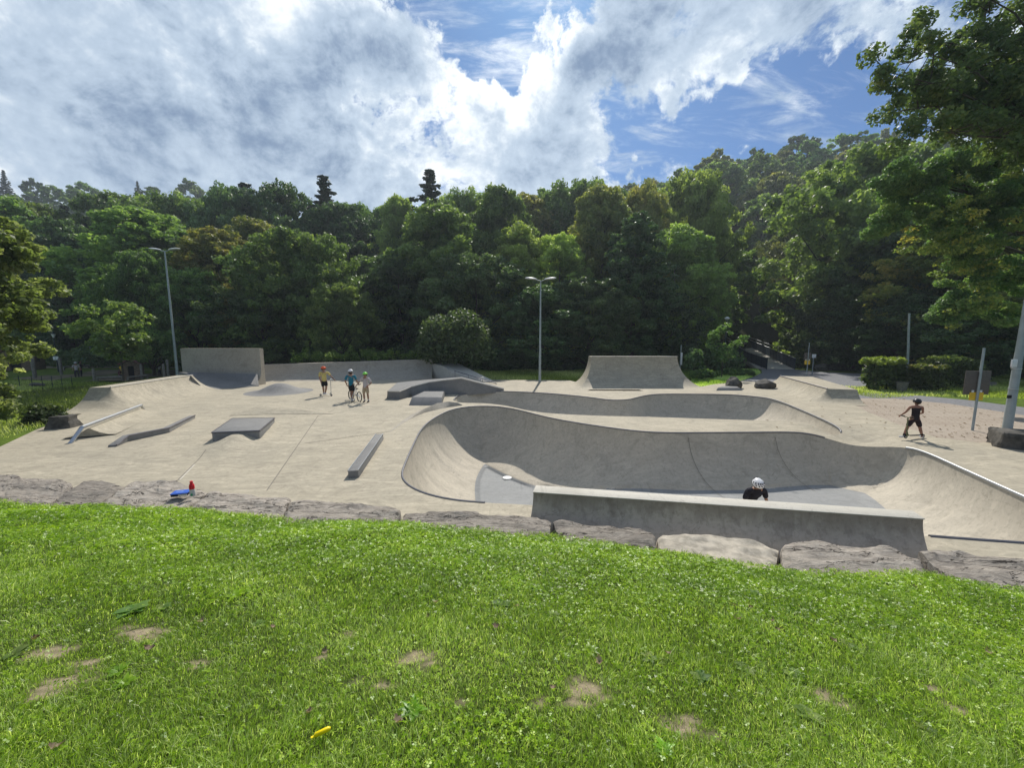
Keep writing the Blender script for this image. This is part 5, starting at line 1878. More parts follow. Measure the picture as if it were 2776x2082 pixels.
wm = [rosette(1, 8, .085, .020, L_WEED), rosette(2, 7, .080, .028, L_WEED), rosette(4, 9, .08, .019, L_CLOVER)]
WEEDS = [(1360, 1645, 1.6, 1, 'large yellow green leafy weed in the middle of the lawn'), (360, 1660, 2.0, 1, 'broad leafed yellow weed above the bare patch at the left'), (440, 1655, 1.3, 0, 'second leafed weed beside the bare patch at the left'), (2190, 1945, 1.3, 1, 'yellow green weed low in the right half of the lawn'),
         (2510, 1985, 1.0, 0, 'pale spotted weed near the lower right corner'), (2150, 1840, 1.2, 1, None), (1900, 1845, 1.3, 0, None), (2020, 1820, 1.2, 1, None), (1120, 1935, 1.3, 2, None), (1760, 1790, 1.1, 0, None), (1500, 1680, 1.2, 1, None), (2420, 1700, 1.4, 0, None), (2560, 1710, 1.2, 1, None),
         (1600, 1770, 1.1, 2, None), (320, 1830, 1.0, 2, None), (340, 1860, 1.1, 2, None), (150, 1390, 1.5, 1, None), (640, 1620, 1.3, 2, None), (1800, 2040, 1.0, 2, None), (2300, 1760, 1.2, 1, None), (2640, 1860, 1.1, 0, None), (40, 1780, 1.2, 1, None), (700, 1700, 1.0, 0, None), (1450, 1600, 1.3, 0, None), (2050, 1620, 1.4, 1, None)]
for u, v, s_, k_, lab in WEEDS:
    q = to_lawn(u, v)
    o = link('weed', wm[k_], None, (q.x, q.y, q.z + .012))
    o.rotation_euler.z = u * .37; s_ *= .62; o.scale = (s_, s_, s_)
    tag(o, lab or 'flat leafy weed growing low in the lawn', 'weed', 'weeds in the lawn')


def dead_leaf(seed):
    rng = np.random.default_rng(seed)
    V, F = [], []
    for s_ in range(7):
        t_ = s_ / 6
        w_ = .020 * sin(pi * min(.98, t_ * .9 + .08)) * (1 + .35 * (-1) ** s_)
        x_ = (t_ - .5) * .065; z_ = .018 * (2 * t_ - 1) ** 2 + .006
        V += [(x_, -w_, z_ + .012 * rng.random()), (x_, 0, z_ - .003), (x_, w_, z_ + .012 * rng.random())]
        if s_:
            o_ = 3 * s_
            F += [(o_ - 3, o_ - 2, o_ + 1, o_), (o_ - 2, o_ - 1, o_ + 2, o_ + 1)]
    return np_mesh('fallen_leaf', V, F, L_BROWN, 'MESH', {'tint': rng.random(21)}, smooth=True)


dl = [dead_leaf(i) for i in range(3)]
for i, (u, v) in enumerate([(740, 1712), (545, 1698), (405, 1772), (840, 1948), (155, 2045), (2000, 1690), (2090, 1692), (2110, 1718), (2680, 1780), (1180, 1645), (1160, 1682), (1345, 1710), (1625, 1805), (1810, 1785), (880, 1782), (2255, 1748), (2035, 1655), (1400, 1655), (1080, 1975), (1990, 1652), (1500, 1880), (2480, 1600), (100, 1745)]):
    q = to_lawn(u, v)
    o = link('fallen_leaf', dl[i % 3], None, (q.x, q.y, q.z + .03))
    o.rotation_euler = (.3 * sin(i * 3), .35 * cos(i * 5), i * 1.7); s_ = .55 + .35 * abs(sin(i * 2.2)); o.scale = (s_, s_, s_)
    tag(o, 'curled brown leaf lying in the grass', 'leaf', 'brown leaves on the lawn')
rng = np.random.default_rng(66)
nleaf = 0
while nleaf < 130:
    u, v = rng.uniform(2080, 2740), rng.uniform(1072, 1190)
    q = P(u, v, -.01)
    on_p = in_poly(np.array([q.x]), np.array([q.y]), [(p.x, p.y) for p in pave_poly])[0]
    on_d = in_poly(np.array([q.x]), np.array([q.y]), DECK)[0] and not in_poly(np.array([q.x]), np.array([q.y]), pB)[0] and not in_poly(np.array([q.x]), np.array([q.y]), pF)[0]
    if not (on_p or (on_d and q.y > 13 and rng.random() < .5)):
        continue
    nleaf += 1
    o = link('fallen_leaf', dl[nleaf % 3], None, (q.x, q.y, .012 if on_d else .0))
    s_ = rng.uniform(.8, 1.7); o.scale = (s_, s_, s_ * .7); o.rotation_euler.z = rng.uniform(0, 6.3)
    tag(o, 'dry brown leaf on the pale ground by the right ramp', 'leaf', 'dry leaves scattered on the paving')

# ------------------------------------------------------------ people
SKIN = simple('skin_tanned', (.34, .19, .125), .55, 0, .06, 9)
SKIND = simple('skin_sunburnt', (.30, .15, .10), .55, 0, .06, 9)
HAIR = simple('hair_brown', (.04, .025, .015), .8)
CM = {}


def cloth(name, col, rough=.85):
    if name not in CM:
        CM[name] = simple('cloth_' + name, col, rough, 0, .10, 14)
    return CM[name]


def skin_mesh(name, nodes, edges, m, parent, root, sub=2, smooth_it=True, extra=None):
    """nodes: list of (co, radius or (rx,ry)); skin modifier applied to a real mesh"""
    me = bpy.data.meshes.new(name)
    me.from_pydata([tuple(n_[0]) for n_ in nodes], edges, [])
    ob = bpy.data.objects.new(name, me)
    COL.objects.link(ob)
    sk = ob.modifiers.new('skin', 'SKIN')
    sk.use_smooth_shade = True
    sd = me.skin_vertices[0].data
    for i, n_ in enumerate(nodes):
        r = n_[1]
        sd[i].radius = r if isinstance(r, tuple) else (r, r)
        sd[i].use_root = (i == root)
    ss = ob.modifiers.new('sub', 'SUBSURF'); ss.levels = ss.render_levels = sub
    dg = bpy.context.evaluated_depsgraph_get()
    m2 = bpy.data.meshes.new_from_object(ob.evaluated_get(dg))
    bpy.data.objects.remove(ob); bpy.data.meshes.remove(me)
    m2.name = name
    m2.materials.clear(); m2.materials.append(m)
    m2.shade_smooth()
    return link(name, m2, parent)


BASE = dict(pel=(0, 0, .52), che=(0, 0, .70), nck=(0, 0, .82), hed=(0, 0, .90),
            shL=(.115, 0, .785), shR=(-.115, 0, .785), elL=(.145, .01, .62), elR=(-.145, .01, .62), wrL=(.15, -.03, .47), wrR=(-.15, -.03, .47),
            hiL=(.055, 0, .49), hiR=(-.055, 0, .49), knL=(.065, -.01, .27), knR=(-.065, -.01, .27), anL=(.07, .01, .045), anR=(-.07, .01, .045), toL=(.075, -.085, .02), toR=(-.075, -.085, .02))


def person(label, loc, hgt, yaw, pose, shirt, shorts, shoes, helmet, skin=SKIN, sleeveless=False, helm_k='skate', group=None, fine=True, socks=None, head_yaw=0.0, long_legs=False, vents=None, grip=0.6, longsleeve=False, nohelmet=None):
    """figure faces -Y before yaw; pose overrides joints for a unit height body"""
    J = {k: Vector(v) for k, v in BASE.items()}
    J.update({k: Vector(v) for k, v in pose.items()})
    o = empty('person', loc, yaw)
    S = hgt
    hd = J['hed']; nk = J['nck']
    upv = (hd - nk).normalized()
    Rh = Matrix.Rotation(head_yaw, 3, 'Z')
    fw = Rh @ Vector((0, -1, 0)); fw = (fw - upv * fw.dot(upv)).normalized()
    N, E = [], []
    def nd(p, r):
        N.append((Vector(p) * S, r * S if not isinstance(r, tuple) else (r[0] * S, r[1] * S))); return len(N) - 1
    ip = nd(J['pel'], .062); iw = nd(J['pel'].lerp(J['che'], .5), .054); ic = nd(J['che'], .066); ib = nd(J['che'].lerp(nk, .62), .052); inn = nd(nk + upv * .005, .027)
    ij = nd(hd - upv * .030 + fw * .006, .040); ih = nd(hd + upv * .006, .054); it = nd(hd + upv * .045, .047)
    E += [(ip, iw), (iw, ic), (ic, ib), (ib, inn), (inn, ij), (ij, ih), (ih, it)]
    for sd in 'LR':
        sh, el, wr = J['sh' + sd], J['el' + sd], J['wr' + sd]
        a1 = nd(sh, .032); a2 = nd(sh.lerp(el, .5), .026); a3 = nd(el, .022); a4 = nd(el.lerp(wr, .4), .021); a5 = nd(wr, .014)
        E += [(ib, a1), (a1, a2), (a2, a3), (a3, a4), (a4, a5)]
        hdv = (wr - el).normalized()
        # palm, four unequal curled fingers and a thumb from the side of the palm
        pm = nd(wr + hdv * .028, (.017, .011)); E.append((a5, pm))
        if fine:
            side = hdv.cross(Vector((0, -1, 0.2))).normalized(); curl = hdv.cross(side).normalized()
            kn = nd(wr + hdv * .046, (.017, .009)); E.append((pm, kn))
            for fi, (off, ln_f) in enumerate(((-.0135, .030), (-.0045, .036), (.0045, .034), (.0135, .026))):
                b0 = wr + hdv * .052 + side * off
                f1 = nd(b0 + hdv * ln_f * .45 + curl * ln_f * grip * .35, .0048); f2 = nd(b0 + hdv * ln_f * (.8 - .5 * grip) + curl * ln_f * grip * .95, .0040)
                E += [(kn, f1), (f1, f2)]
            t1 = nd(wr + hdv * .030 + side * -.022 + curl * .006, .0056); t2 = nd(wr + hdv * .046 + side * -.028 + curl * .016, .0046)
            E += [(pm, t1), (t1, t2)]
        hp, kn_, an = J['hi' + sd], J['kn' + sd], J['an' + sd]
        l1 = nd(hp, .050); l2 = nd(hp.lerp(kn_, .5), .043); l3 = nd(kn_, .033); l4 = nd(kn_.lerp(an, .35), .034); l5 = nd(an, .020); l6 = nd(J['to' + sd] * .6 + an * .4 - Vector((0, 0, .01)), (.020, .014))
        E += [(ip, l1), (l1, l2), (l2, l3), (l3, l4), (l4, l5), (l5, l6)]
    body = skin_mesh('body', N, E, skin, o, ip, 2)
    # face
    nose = MB().sphere((hd + fw * .062 - upv * .012) * S, .010 * S, 1, (1, 1, 1.3)); nose.build('nose', skin, o, None, 60)
    ss_ = upv.cross(fw).normalized()
    for q in (-1, 1):
        MB().sphere((hd + fw * .052 + ss_ * .021 * q + upv * .002) * S, .0065 * S, 1).build('eye', M_DARK, o, None, 60)
        MB().sphere((hd + ss_ * .054 * q - upv * .008) * S, .013 * S, 1, (.5, .8, 1.2)).build('ear', skin, o, None, 60)
    MB().sphere((hd + fw * .050 - upv * .036) * S, .013 * S, 1, (1.3, .5, .35), Matrix.Rotation(head_yaw, 3, 'Z')).build('mouth', cloth('lip', (.22, .07, .06)), o, None, 60)
    # hair at the nape
    MB().sphere((hd - fw * .022 + upv * .002) * S, .056 * S, 2, (1, .95, 1.0)).build('hair', HAIR, o, None, 60)
    # shirt
    N, E = [], []
    a0 = nd(J['pel'] + Vector((0, 0, -.065)), (.086, .072)); a1 = nd(J['pel'].lerp(J['che'], .45), (.082, .068)); a2 = nd(J['che'], (.090, .072)); a3 = nd(J['che'].lerp(nk, .66), (.062, .052)); a4 = nd(nk - upv * .012, .036)
    E += [(a0, a1), (a1, a2), (a2, a3), (a3, a4)]
    for sd in 'LR':
        sh, el, wr = J['sh' + sd], J['el' + sd], J['wr' + sd]
        b1 = nd(sh, .042 if not sleeveless else .030); E.append((a3, b1))
        if not sleeveless:
            b2 = nd(sh.lerp(el, .45), .039); b3 = nd(sh.lerp(el, .86), .040); E += [(b1, b2), (b2, b3)]
            if longsleeve:
                b4 = nd(el, .034); b5 = nd(wr, .024); E += [(b3, b4), (b4, b5)]
    skin_mesh('shirt', N, E, shirt, o, 1, 2)
    # shorts or trousers
    N, E = [], []
    a0 = nd(J['pel'] + Vector((0, 0, .035)), (.078, .066)); a1 = nd(J['pel'] - Vector((0, 0, .02)), (.082, .070)); E.append((a0, a1))
    for sd in 'LR':
        hp, kn_, an = J['hi' + sd], J['kn' + sd], J['an' + sd]
        b1 = nd(hp - Vector((0, 0, .02)), .060); b2 = nd(hp.lerp(kn_, .55), .056); b3 = nd(hp.lerp(kn_, .93), .053); E += [(a1, b1), (b1, b2), (b2, b3)]
        if long_legs:
            b4 = nd(kn_.lerp(an, .5), .043); b5 = nd(an, .034); E += [(b3, b4), (b4, b5)]
    skin_mesh('trousers' if long_legs else 'shorts', N, E, shorts, o, 1, 2)
    for sd in 'LR':
        an, to = J['an' + sd], J['to' + sd]
        d = (to - an); d.z = 0
        if d.length < .02: d = Vector((0, -.08, 0))
        dn = d.normalized()
        N, E = [], []
        i0 = nd(an - dn * .022 + Vector((0, 0, -.006)), (.026, .026)); i1 = nd(an + dn * .030 + Vector((0, 0, -.014)), (.028, .022)); i2 = nd(an + dn * .085 + Vector((0, 0, -.022)), (.024, .016)); i3 = nd(an + Vector((0, 0, .02)), .024)
        E += [(i0, i1), (i1, i2), (i0, i3)]
        sh_ = skin_mesh('shoe', N, E, shoes, o, 0, 2)
        if socks is not None:
            MB().tube([(an + Vector((0, 0, .02))) * S, (an.lerp(J['kn' + sd], .28)) * S], [.024 * S, .028 * S], 10).build('sock', socks, o, None, 60)
    # helmet
    if helmet is not None:
        bm = bmesh.new()
        bmesh.ops.create_uvsphere(bm, u_segments=32, v_segments=18, radius=1)
        bmesh.ops.delete(bm, geom=[v for v in bm.verts if v.co.z < -.30], context='VERTS')
        Rm = Matrix((tuple(-ss_), tuple(-fw), tuple(upv))).transposed()
        V = []
        for v in bm.verts:
            q = Vector((v.co.x * .070, v.co.y * (.080 if helm_k == 'skate' else .092), v.co.z * (.066 if helm_k == 'skate' else .060)))
            V.append(v)
            v.co = (hd + upv * .022 + Rm @ q) * S
        bmesh.ops.solidify(bm, geom=bm.faces[:], thickness=.006 * S)
        me = bpy.data.meshes.new('helmet'); bm.to_mesh(me); bm.free()
        me.materials.append(helmet); me.shade_smooth()
        h = link('helmet', me, o)
        # rim, chin strap
        ring = [(hd + upv * .004 + Rm @ Vector((.070 * cos(t_), .080 * sin(t_), 0))) * S for t_ in np.linspace(0, 2 * pi, 25)]
        MB().tube(ring, .0045 * S, 6).build('helmet_rim', cloth('black', (.015, .015, .017)), h, None, 60)
        for q in (-1, 1):
            MB().tube([(hd + ss_ * .060 * q) * S, (hd - upv * .052 + fw * .018 + ss_ * .022 * q) * S], .0035 * S, 5).build('chin_strap', cloth('black', (.015, .015, .017)), h)
        if vents is not None:
            for (az, el_, ln_v) in [(.0, .85, .6), (.5, .8, .6), (-.5, .8, .6), (1.05, .65, .55), (-1.05, .65, .55), (.25, .38, .5), (-.25, .38, .5), (.8, .3, .5), (-.8, .3, .5), (1.5, .45, .5), (-1.5, .45, .5), (2.4, .5, .5), (-2.4, .5, .5), (3.1, .6, .5)]:
                pts_ = []
                for t_ in np.linspace(-.5, .5, 5):
                    e2 = el_ + t_ * ln_v * .7; a2_ = az + t_ * .25
                    dq = Vector((sin(a2_) * cos(e2) * .0725, -cos(a2_) * cos(e2) * .094, sin(e2) * .0625))
                    pts_.append((hd + upv * .022 + Rm @ dq) * S)
                MB().tube(pts_, [.001 * S, .0055 * S, .0065 * S, .0055 * S, .001 * S], 6).build('vent', vents, h, None, 60)
        else:
            for az in (-.9, -.3, .3, .9, 2.2, 2.8, 3.5, 4.1):
                dq = Vector((sin(az) * .62 * .073, -cos(az) * .62 * .083, .78 * .0665))
                MB().sphere((hd + upv * .022 + Rm @ dq) * S, .007 * S, 1, (1, 1, .5)).build('vent', cloth('black', (.015, .015, .017)), h, None, 60)
    return tag(o, label, 'person', group)


def scooter(label, loc, yaw, hb=.86, deckc=None, lean=(0, 0), barw=.26, clr=None):
    """deck runs along +Y from the front wheel; bar above the front"""
    o = empty('kick_scooter', loc, yaw)
    cl_ = clr or M_STEEL
    MB().box((0, .34, .085), (.10, .46, .018), 0, 0, .006).build('deck', deckc or cloth('black', (.015, .015, .017)), o)
    tp = Vector((lean[0], lean[1], hb))
    mb = MB().tube([(0, .10, .085), (0, .05, .13), (0, .02, .22)], [.022, .022, .02], 8)
    mb.tube([(0, 0, .055), (0, .01, .2), tuple(tp)], .016, 8).build('stem', cl_, o, None, 60)
    b1, b2 = tp + Vector((-barw, -.03, .03)), tp + Vector((barw, -.03, .03))
    bar = MB().tube([b1, tp + Vector((-barw * .45, 0, 0)), tp - Vector((0, 0, .0)), tp + Vector((barw * .45, 0, 0)), b2], .011, 8).build('handlebar', cl_, o, None, 60)
    for b_, s_ in ((b1, 1), (b2, -1)):
        MB().tube([b_, b_ + Vector((.11 * s_, 0, -.006))], .017, 8).build('grip', cloth('black', (.015, .015, .017)), bar, None, 60)
    for y_ in (0, .62):
        w = MB().tube([(-.013, y_, .055), (.013, y_, .055)], .055, 18).build('wheel', cloth('tyre', (.03, .03, .03)), o, None, 40)
        MB().tube([(-.015, y_, .055), (.015, y_, .055)], .030, 12).build('hub', M_STEEL, w, None, 40)
    MB().tube([(-.02, 0, .055), (-.02, .01, .14), (.02, .01, .14), (.02, 0, .055)], .008, 6).build('fork', cl_, o)
    return tag(o, label, 'scooter')


# boy in yellow, orange helmet
q = P(881, 1073)
person('child in pale yellow T shirt and orange helmet holding a silver scooter', (q.x, q.y, 0), 1.62, .55,
       dict(elR=(-.13, .02, .62), wrR=(-.10, -.02, .47), shL=(.115, 0, .785), elL=(.21, -.03, .66), wrL=(.285, -.10, .555), toL=(.03, -.08, .12), anL=(.02, .02, .10), knL=(.05, -.05, .30), anR=(-.03, .02, .09), knR=(-.04, -.03, .29), toR=(-.035, -.085, .065)),
       cloth('yellow', (.62, .50, .17)), cloth('black', (.015, .015, .017)), cloth('shoe_white', (.62, .62, .62)), cloth('orange', (.80, .11, .03), .35), head_yaw=.9)
scooter('silver scooter under the child in the yellow shirt', (q.x + .40, q.y - .11, 0), 1.45, .92, M_STEEL, (0, 0), .22)
# boy in teal on a small bike, seen from behind
q = P(954, 1087)
person('child in teal T shirt with a white helmet straddling a small stunt bike', (q.x, q.y, 0), 1.60, pi + .15,
       dict(elL=(.165, .02, .62), wrL=(.15, -.10, .50), elR=(-.165, .0, .63), wrR=(-.185, -.13, .52), knL=(.03, -.10, .29), anL=(.02, -.04, .07), knR=(-.05, -.03, .28), anR=(-.03, .0, .045)),
       cloth('teal', (.015, .17, .24)), cloth('black', (.015, .015, .017)), cloth('shoe_white', (.62, .62, .62)), cloth('white_helmet', (.7, .7, .7), .35), head_yaw=-.5)


def bike(label, loc, yaw):
    o = empty('bicycle', loc, yaw)
    R = .235
    for y_ in (-.46, .44):
        w = MB()
        ring = [(0, y_ + R * cos(t_), R + R * sin(t_)) for t_ in np.linspace(0, 2 * pi, 29)]
        w.tube(ring, .024, 6)
        w = w.build('wheel', cloth('tyre', (.03, .03, .03)), o, None, 60)
        sp = MB()
        for k_ in range(10):
            t_ = k_ * pi / 5
            sp.tube([(0, y_, R), (0, y_ + (R - .02) * cos(t_), R + (R - .02) * sin(t_))], .003, 4)
        sp.tube([(-.03, y_, R), (.03, y_, R)], .02, 8).build('spoke_set', M_STEEL, w)
    fr_ = cloth('bike_frame', (.42, .43, .45), .4)
    mb = MB().tube([(0, .44, R), (0, .06, .28), (0, -.32, .60), (0, .14, .52), (0, .44, R)], .016, 6).tube([(0, .06, .28), (0, .14, .52), (0, .17, .60)], .014, 6)
    mb.build('frame', fr_, o, None, 60)
    MB().tube([(-.04, -.46, R), (-.045, -.36, .55), (.045, -.36, .55), (.04, -.46, R)], .012, 6).build('fork', fr_, o, None, 60)
    hb_ = MB().tube([(-.32, -.24, .88), (-.16, -.30, .86), (-.10, -.31, .66), (.10, -.31, .66), (.16, -.30, .86), (.32, -.24, .88)], .012, 6).tube([(-.13, -.305, .78), (.13, -.305, .78)], .009, 6).tube([(0, -.32, .60), (0, -.31, .67)], .014, 6).build('handlebar', fr_, o, None, 60)
    for s_ in (-1, 1):
        MB().tube([(.32 * s_, -.24, .88), (.22 * s_, -.275, .87)], .018, 8).build('grip', cloth('black', (.015, .015, .017)), hb_)
        MB().box((.09 * s_, .06 + .1 * s_, .28), (.09, .06, .02)).build('pedal', cloth('black', (.015, .015, .017)), o)
    MB().box((0, .19, .62), (.10, .22, .04), 0, 0, .015).build('saddle', cloth('black', (.015, .015, .017)), o)
    return tag(o, label, 'bicycle')


bike('small grey stunt bike under the child in the teal shirt', (q.x + .12, q.y + .12, 0), -2.3)
# child with green helmet
q = P(993, 1091)
person('child in pale T shirt, khaki shorts and lime green helmet, the right one of three', (q.x, q.y, 0), 1.50, -.1,
       dict(elR=(-.20, -.02, .66), wrR=(-.265, -.08, .56), elL=(.19, .02, .63), wrL=(.10, -.08, .54), anR=(-.06, .01, .045), anL=(.075, .01, .045)),
       cloth('greywhite', (.50, .45, .44)), cloth('khaki', (.42, .33, .22)), cloth('black', (.015, .015, .017)), cloth('lime', (.25, .75, .10), .35), head_yaw=-.1, socks=cloth('shoe_white', (.62, .62, .62)))
scooter('scooter held upright by the child in the lime helmet', (q.x - .66, q.y - .08, 0), .2, .86, M_STEEL, (.24, .06), .20)
# child on the right with black vest
q = P(2474, 1189)
person('small child in black vest and shorts seen from behind pushing a scooter on the right', (q.x, q.y, 0), 1.27, pi - .25,
       dict(elR=(-.16, -.03, .64), wrR=(-.11, -.14, .58), elL=(.175, -.04, .64), wrL=(.195, -.15, .545), hiL=(.055, 0, .49), knL=(.12, -.02, .27), anL=(.185, .0, .045), toL=(.26, -.05, .02), knR=(-.12, .0, .27), anR=(-.17, .02, .075), toR=(-.18, -.06, .05)),
       cloth('black_vest', (.022, .014, .016)), cloth('black_shorts', (.025, .015, .018)), cloth('shoe_grey', (.45, .48, .52)), cloth('black_helmet', (.03, .03, .034), .3), SKIND, True, head_yaw=.55, socks=cloth('black', (.015, .015, .017)))
scooter('dark scooter under the small child in the black vest', (q.x - .19, q.y + .03, 0), -1.45, .66, cloth('black', (.015, .015, .017)), (0, 0), .18, clr=cloth('scooter_green', (.16, .17, .08), .5))
# rider crouching in the bowl
zb = -1.5
tgt = PY(2059, 1312, 8.15)
person('child in black T shirt with a white vented helmet bending forward behind the foreground wall', (tgt.x + .02, 8.35, zb + .04), 1.58, .12,
       dict(pel=(0, .10, .50), che=(0, .0, .665), nck=(-.005, -.055, .775), hed=(-.02, -.09, .85), shL=(.125, -.04, .75), shR=(-.125, -.04, .75), elL=(.185, -.02, .585), wrL=(.175, -.14, .475), elR=(-.17, -.03, .58), wrR=(-.12, -.15, .49),
            hiL=(.055, .10, .48), hiR=(-.055, .10, .48), knL=(.09, -.03, .27), knR=(-.09, -.03, .27), anL=(.08, .06, .10), anR=(-.08, .10, .10), toL=(.09, -.03, .07), toR=(-.09, .01, .07)),
       cloth('black_tee', (.014, .014, .022)), cloth('black', (.015, .015, .017)), cloth('shoe_grey', (.45, .48, .52)), cloth('white_helmet', (.7, .7, .7), .35), head_yaw=-.35, helm_k='bike', vents=cloth('black', (.015, .015, .017)))
scooter('scooter ridden by the child bending forward in the bowl', (tgt.x - .02, 8.10, zb), .15, .66, cloth('black', (.015, .015, .017)), (0, 0), .22)
# two cyclists on the bridge and small figures in the playground
for (u, v, y_, hgt, lab, sh_, hl, yw) in [
        (2019, 919, 56, 1.75, 'cyclist in grey jacket and pale helmet on the footbridge', cloth('greyjacket', (.36, .34, .35)), cloth('white_helmet', (.7, .7, .7)), pi),
        (2004, 921, 58, 1.6, 'smaller dark dressed cyclist with a white helmet on the footbridge', cloth('black_tee', (.014, .014, .022)), cloth('white_helmet', (.7, .7, .7)), pi),
        (229, 984, 43, 1.6, 'person in light blue shirt sitting by the playground path', cloth('skyblue', (.16, .38, .58)), None, .4),
        (208, 1010, 34, 1.45, 'person in white cap leaning forward on the meadow edge', cloth('greywhite', (.50, .45, .44)), cloth('white_helmet', (.7, .7, .7)), .9),
        (220, 1012, 34.4, 1.5, 'person in dark clothes standing close to the one in the white cap', cloth('black_tee', (.014, .014, .022)), None, 2.4),
        (102, 995, 44, 1.1, 'small child in pale clothes running on the playground path', cloth('greywhite', (.50, .45, .44)), None, 1.3),
        (325, 1012, 33, 1.3, 'person in dark red top crouching beside the young maple', cloth('maroon', (.11, .03, .04)), None, 2.0),
        (416, 985, 41, 1.6, 'person in white top behind the playground fence', cloth('shoe_white', (.62, .62, .62)), None, .2),
        (430, 984, 42, 1.6, 'person in brownish red top behind the playground fence', cloth('maroon', (.11, .03, .04)), None, -.3),
        (432, 1002, 36, 1.0, 'toddler in white top standing at the playground posts', cloth('shoe_white', (.62, .62, .62)), None, .1)]:
    c = PY(u, v, y_)
    z_ = c.z - hgt * .90
    if z_ < gz(c.x, y_) - .2 and y_ < 50:
        z_ = gz(c.x, y_)
    pose_ = {}
    if 'sitting' in lab or 'crouching' in lab:
        pose_ = dict(pel=(0, .05, .30), che=(0, .02, .47), nck=(0, -.02, .59), hed=(0, -.03, .67), shL=(.115, 0, .555), shR=(-.115, 0, .555), elL=(.14, -.05, .42), elR=(-.14, -.05, .42), wrL=(.09, -.14, .34), wrR=(-.09, -.14, .34),
                     hiL=(.055, .03, .28), hiR=(-.055, .03, .28), knL=(.08, -.20, .30), knR=(-.08, -.20, .30), anL=(.07, -.20, .045), anR=(-.07, -.20, .045), toL=(.07, -.28, .02), toR=(-.07, -.28, .02))
    if 'running' in lab:
        pose_ = dict(knL=(.065, -.12, .30), anL=(.07, .02, .12), knR=(-.065, .04, .27), anR=(-.07, .14, .06), elL=(.15, .08, .64), wrL=(.13, .0, .56), elR=(-.15, -.08, .64), wrR=(-.10, -.16, .62))
    person(lab, (c.x, y_, z_), hgt, yw, pose_, sh_, cloth('darktrousers', (.03, .03, .04)), cloth('black', (.015, .015, .017)), hl, long_legs=True, fine=False, longsleeve='jacket' in lab)

# ------------------------------------------------------------ lamp posts, poles, signs
def double_lamp(label, base, top_z, lean_x, spread, arm=.75, group='double headed lamp posts'):
    o = empty('street_lamp', base)
    MB().tube([(0, 0, -.3), (0, 0, 1.2), (lean_x, 0, top_z)], [.10, .088, .045], 14).build('pole', M_POLE, o, None, 60)
    MB().tube([(lean_x - spread, 0, top_z + .04), (lean_x, 0, top_z - .04), (lean_x + spread, 0, top_z + .04)], .03, 8).build('cross_arm', M_POLE, o, None, 60)
    for s_ in (-1, 1):
        bm = bmesh.new(); bmesh.ops.create_uvsphere(bm, u_segments=20, v_segments=12, radius=1)
        for v in bm.verts:
            v.co.z = v.co.z * .085 if v.co.z > 0 else v.co.z * .05
            v.co.x *= .44; v.co.y *= .19
        me = bpy.data.meshes.new('lamp_head'); bm.to_mesh(me); bm.free(); me.materials.append(M_WHITE); me.shade_smooth()
        h = link('lamp_head', me, o, (lean_x + s_ * (spread + .36), 0, top_z + .12))
        h.rotation_euler.y = -s_ * .10
        gl = MB().box((0, 0, -.045), (.5, .24, .03), 0, 0, .01).build('lamp_glass', cloth('lampglass', (.35, .37, .36), .2), h)
    return tag(o, label, 'street lamp', group)


c1 = PY(1464, 758, 27.3); b1 = P(1464, 1036)
double_lamp('tall grey double headed lamp post at the back centre', (b1.x, 27.3, -.05), c1.z, 0.0, .30)
c2 = PY(446, 676, 29.0); b2 = PY(474, 1010, 29.0)
double_lamp('tall grey double headed lamp post at the left behind the ramps', (c2.x, 29.0, -.1), c2.z, 0.0, .34)
# pole cut off by the right edge, with boxes
bp = P(2731, 1160); tp_ = PY(2770, 700, bp.y)
o = empty('street_lamp', (bp.x, bp.y, 0))
MB().tube([(0, 0, -.3), (0, 0, 1.0), (.05, 0, 7.5)], [.125, .115, .07], 16).build('pole', M_POLE, o, None, 60)
c_ = PY(2738, 984, bp.y) - Vector((bp.x, bp.y, 0))
MB().box((c_.x - .04, -.14, c_.z), (.24, .05, .26), .2, 0, .01).build('white_box', M_WHITE, o)
c_ = PY(2727, 1074, bp.y) - Vector((bp.x, bp.y, 0))
MB().box((c_.x - .04, -.12, c_.z), (.15, .05, .11), .2, 0, .008).build('control_box', cloth('black', (.015, .015, .017)), o)
for z_ in (1.35, 2.05):
    MB().tube([(0, 0, z_), (0, 0, z_ + .03)], .128, 16).build('clamp', M_STEEL, o, None, 60)
tag(o, 'thick grey pole at the right edge with a white box and a small black box', 'street lamp')


def sign_post(label, u, v, top_v, y_=None, banner=None, board=None, r=.03):
    b = P(u, v) if y_ is None else PY(u, v, y_)
    t_ = PY(u, top_v, b.y)
    H_ = t_.z - b.z
    o = empty('sign_post', tuple(b))
    MB().tube([(0, 0, -.2), (0, 0, H_)], r, 10).build('pole', M_POLE, o, None, 60)
    if board:
        bz, bw, bh = board
        MB().box((0, .06, bz * H_), (bw, .03, bh), 0, 0, .01).build('board', cloth('dark_board', (.13, .112, .092)), o)
    if banner:
        bz, bw, bh = banner
        y2 = MB().box((0, -.035 if not board else .03, bz * H_), (bw, .012, bh)).build('yellow_plate', M_YEL, o)
        for s_ in (-1, 1):
            MB().box((bw * .3 * s_, -.035 if not board else .03, bz * H_ + bh * .62), (bw * .16, .012, bh * .3)).build('plate_tab', M_WHITE, y2)
    return tag(o, label, 'sign post')


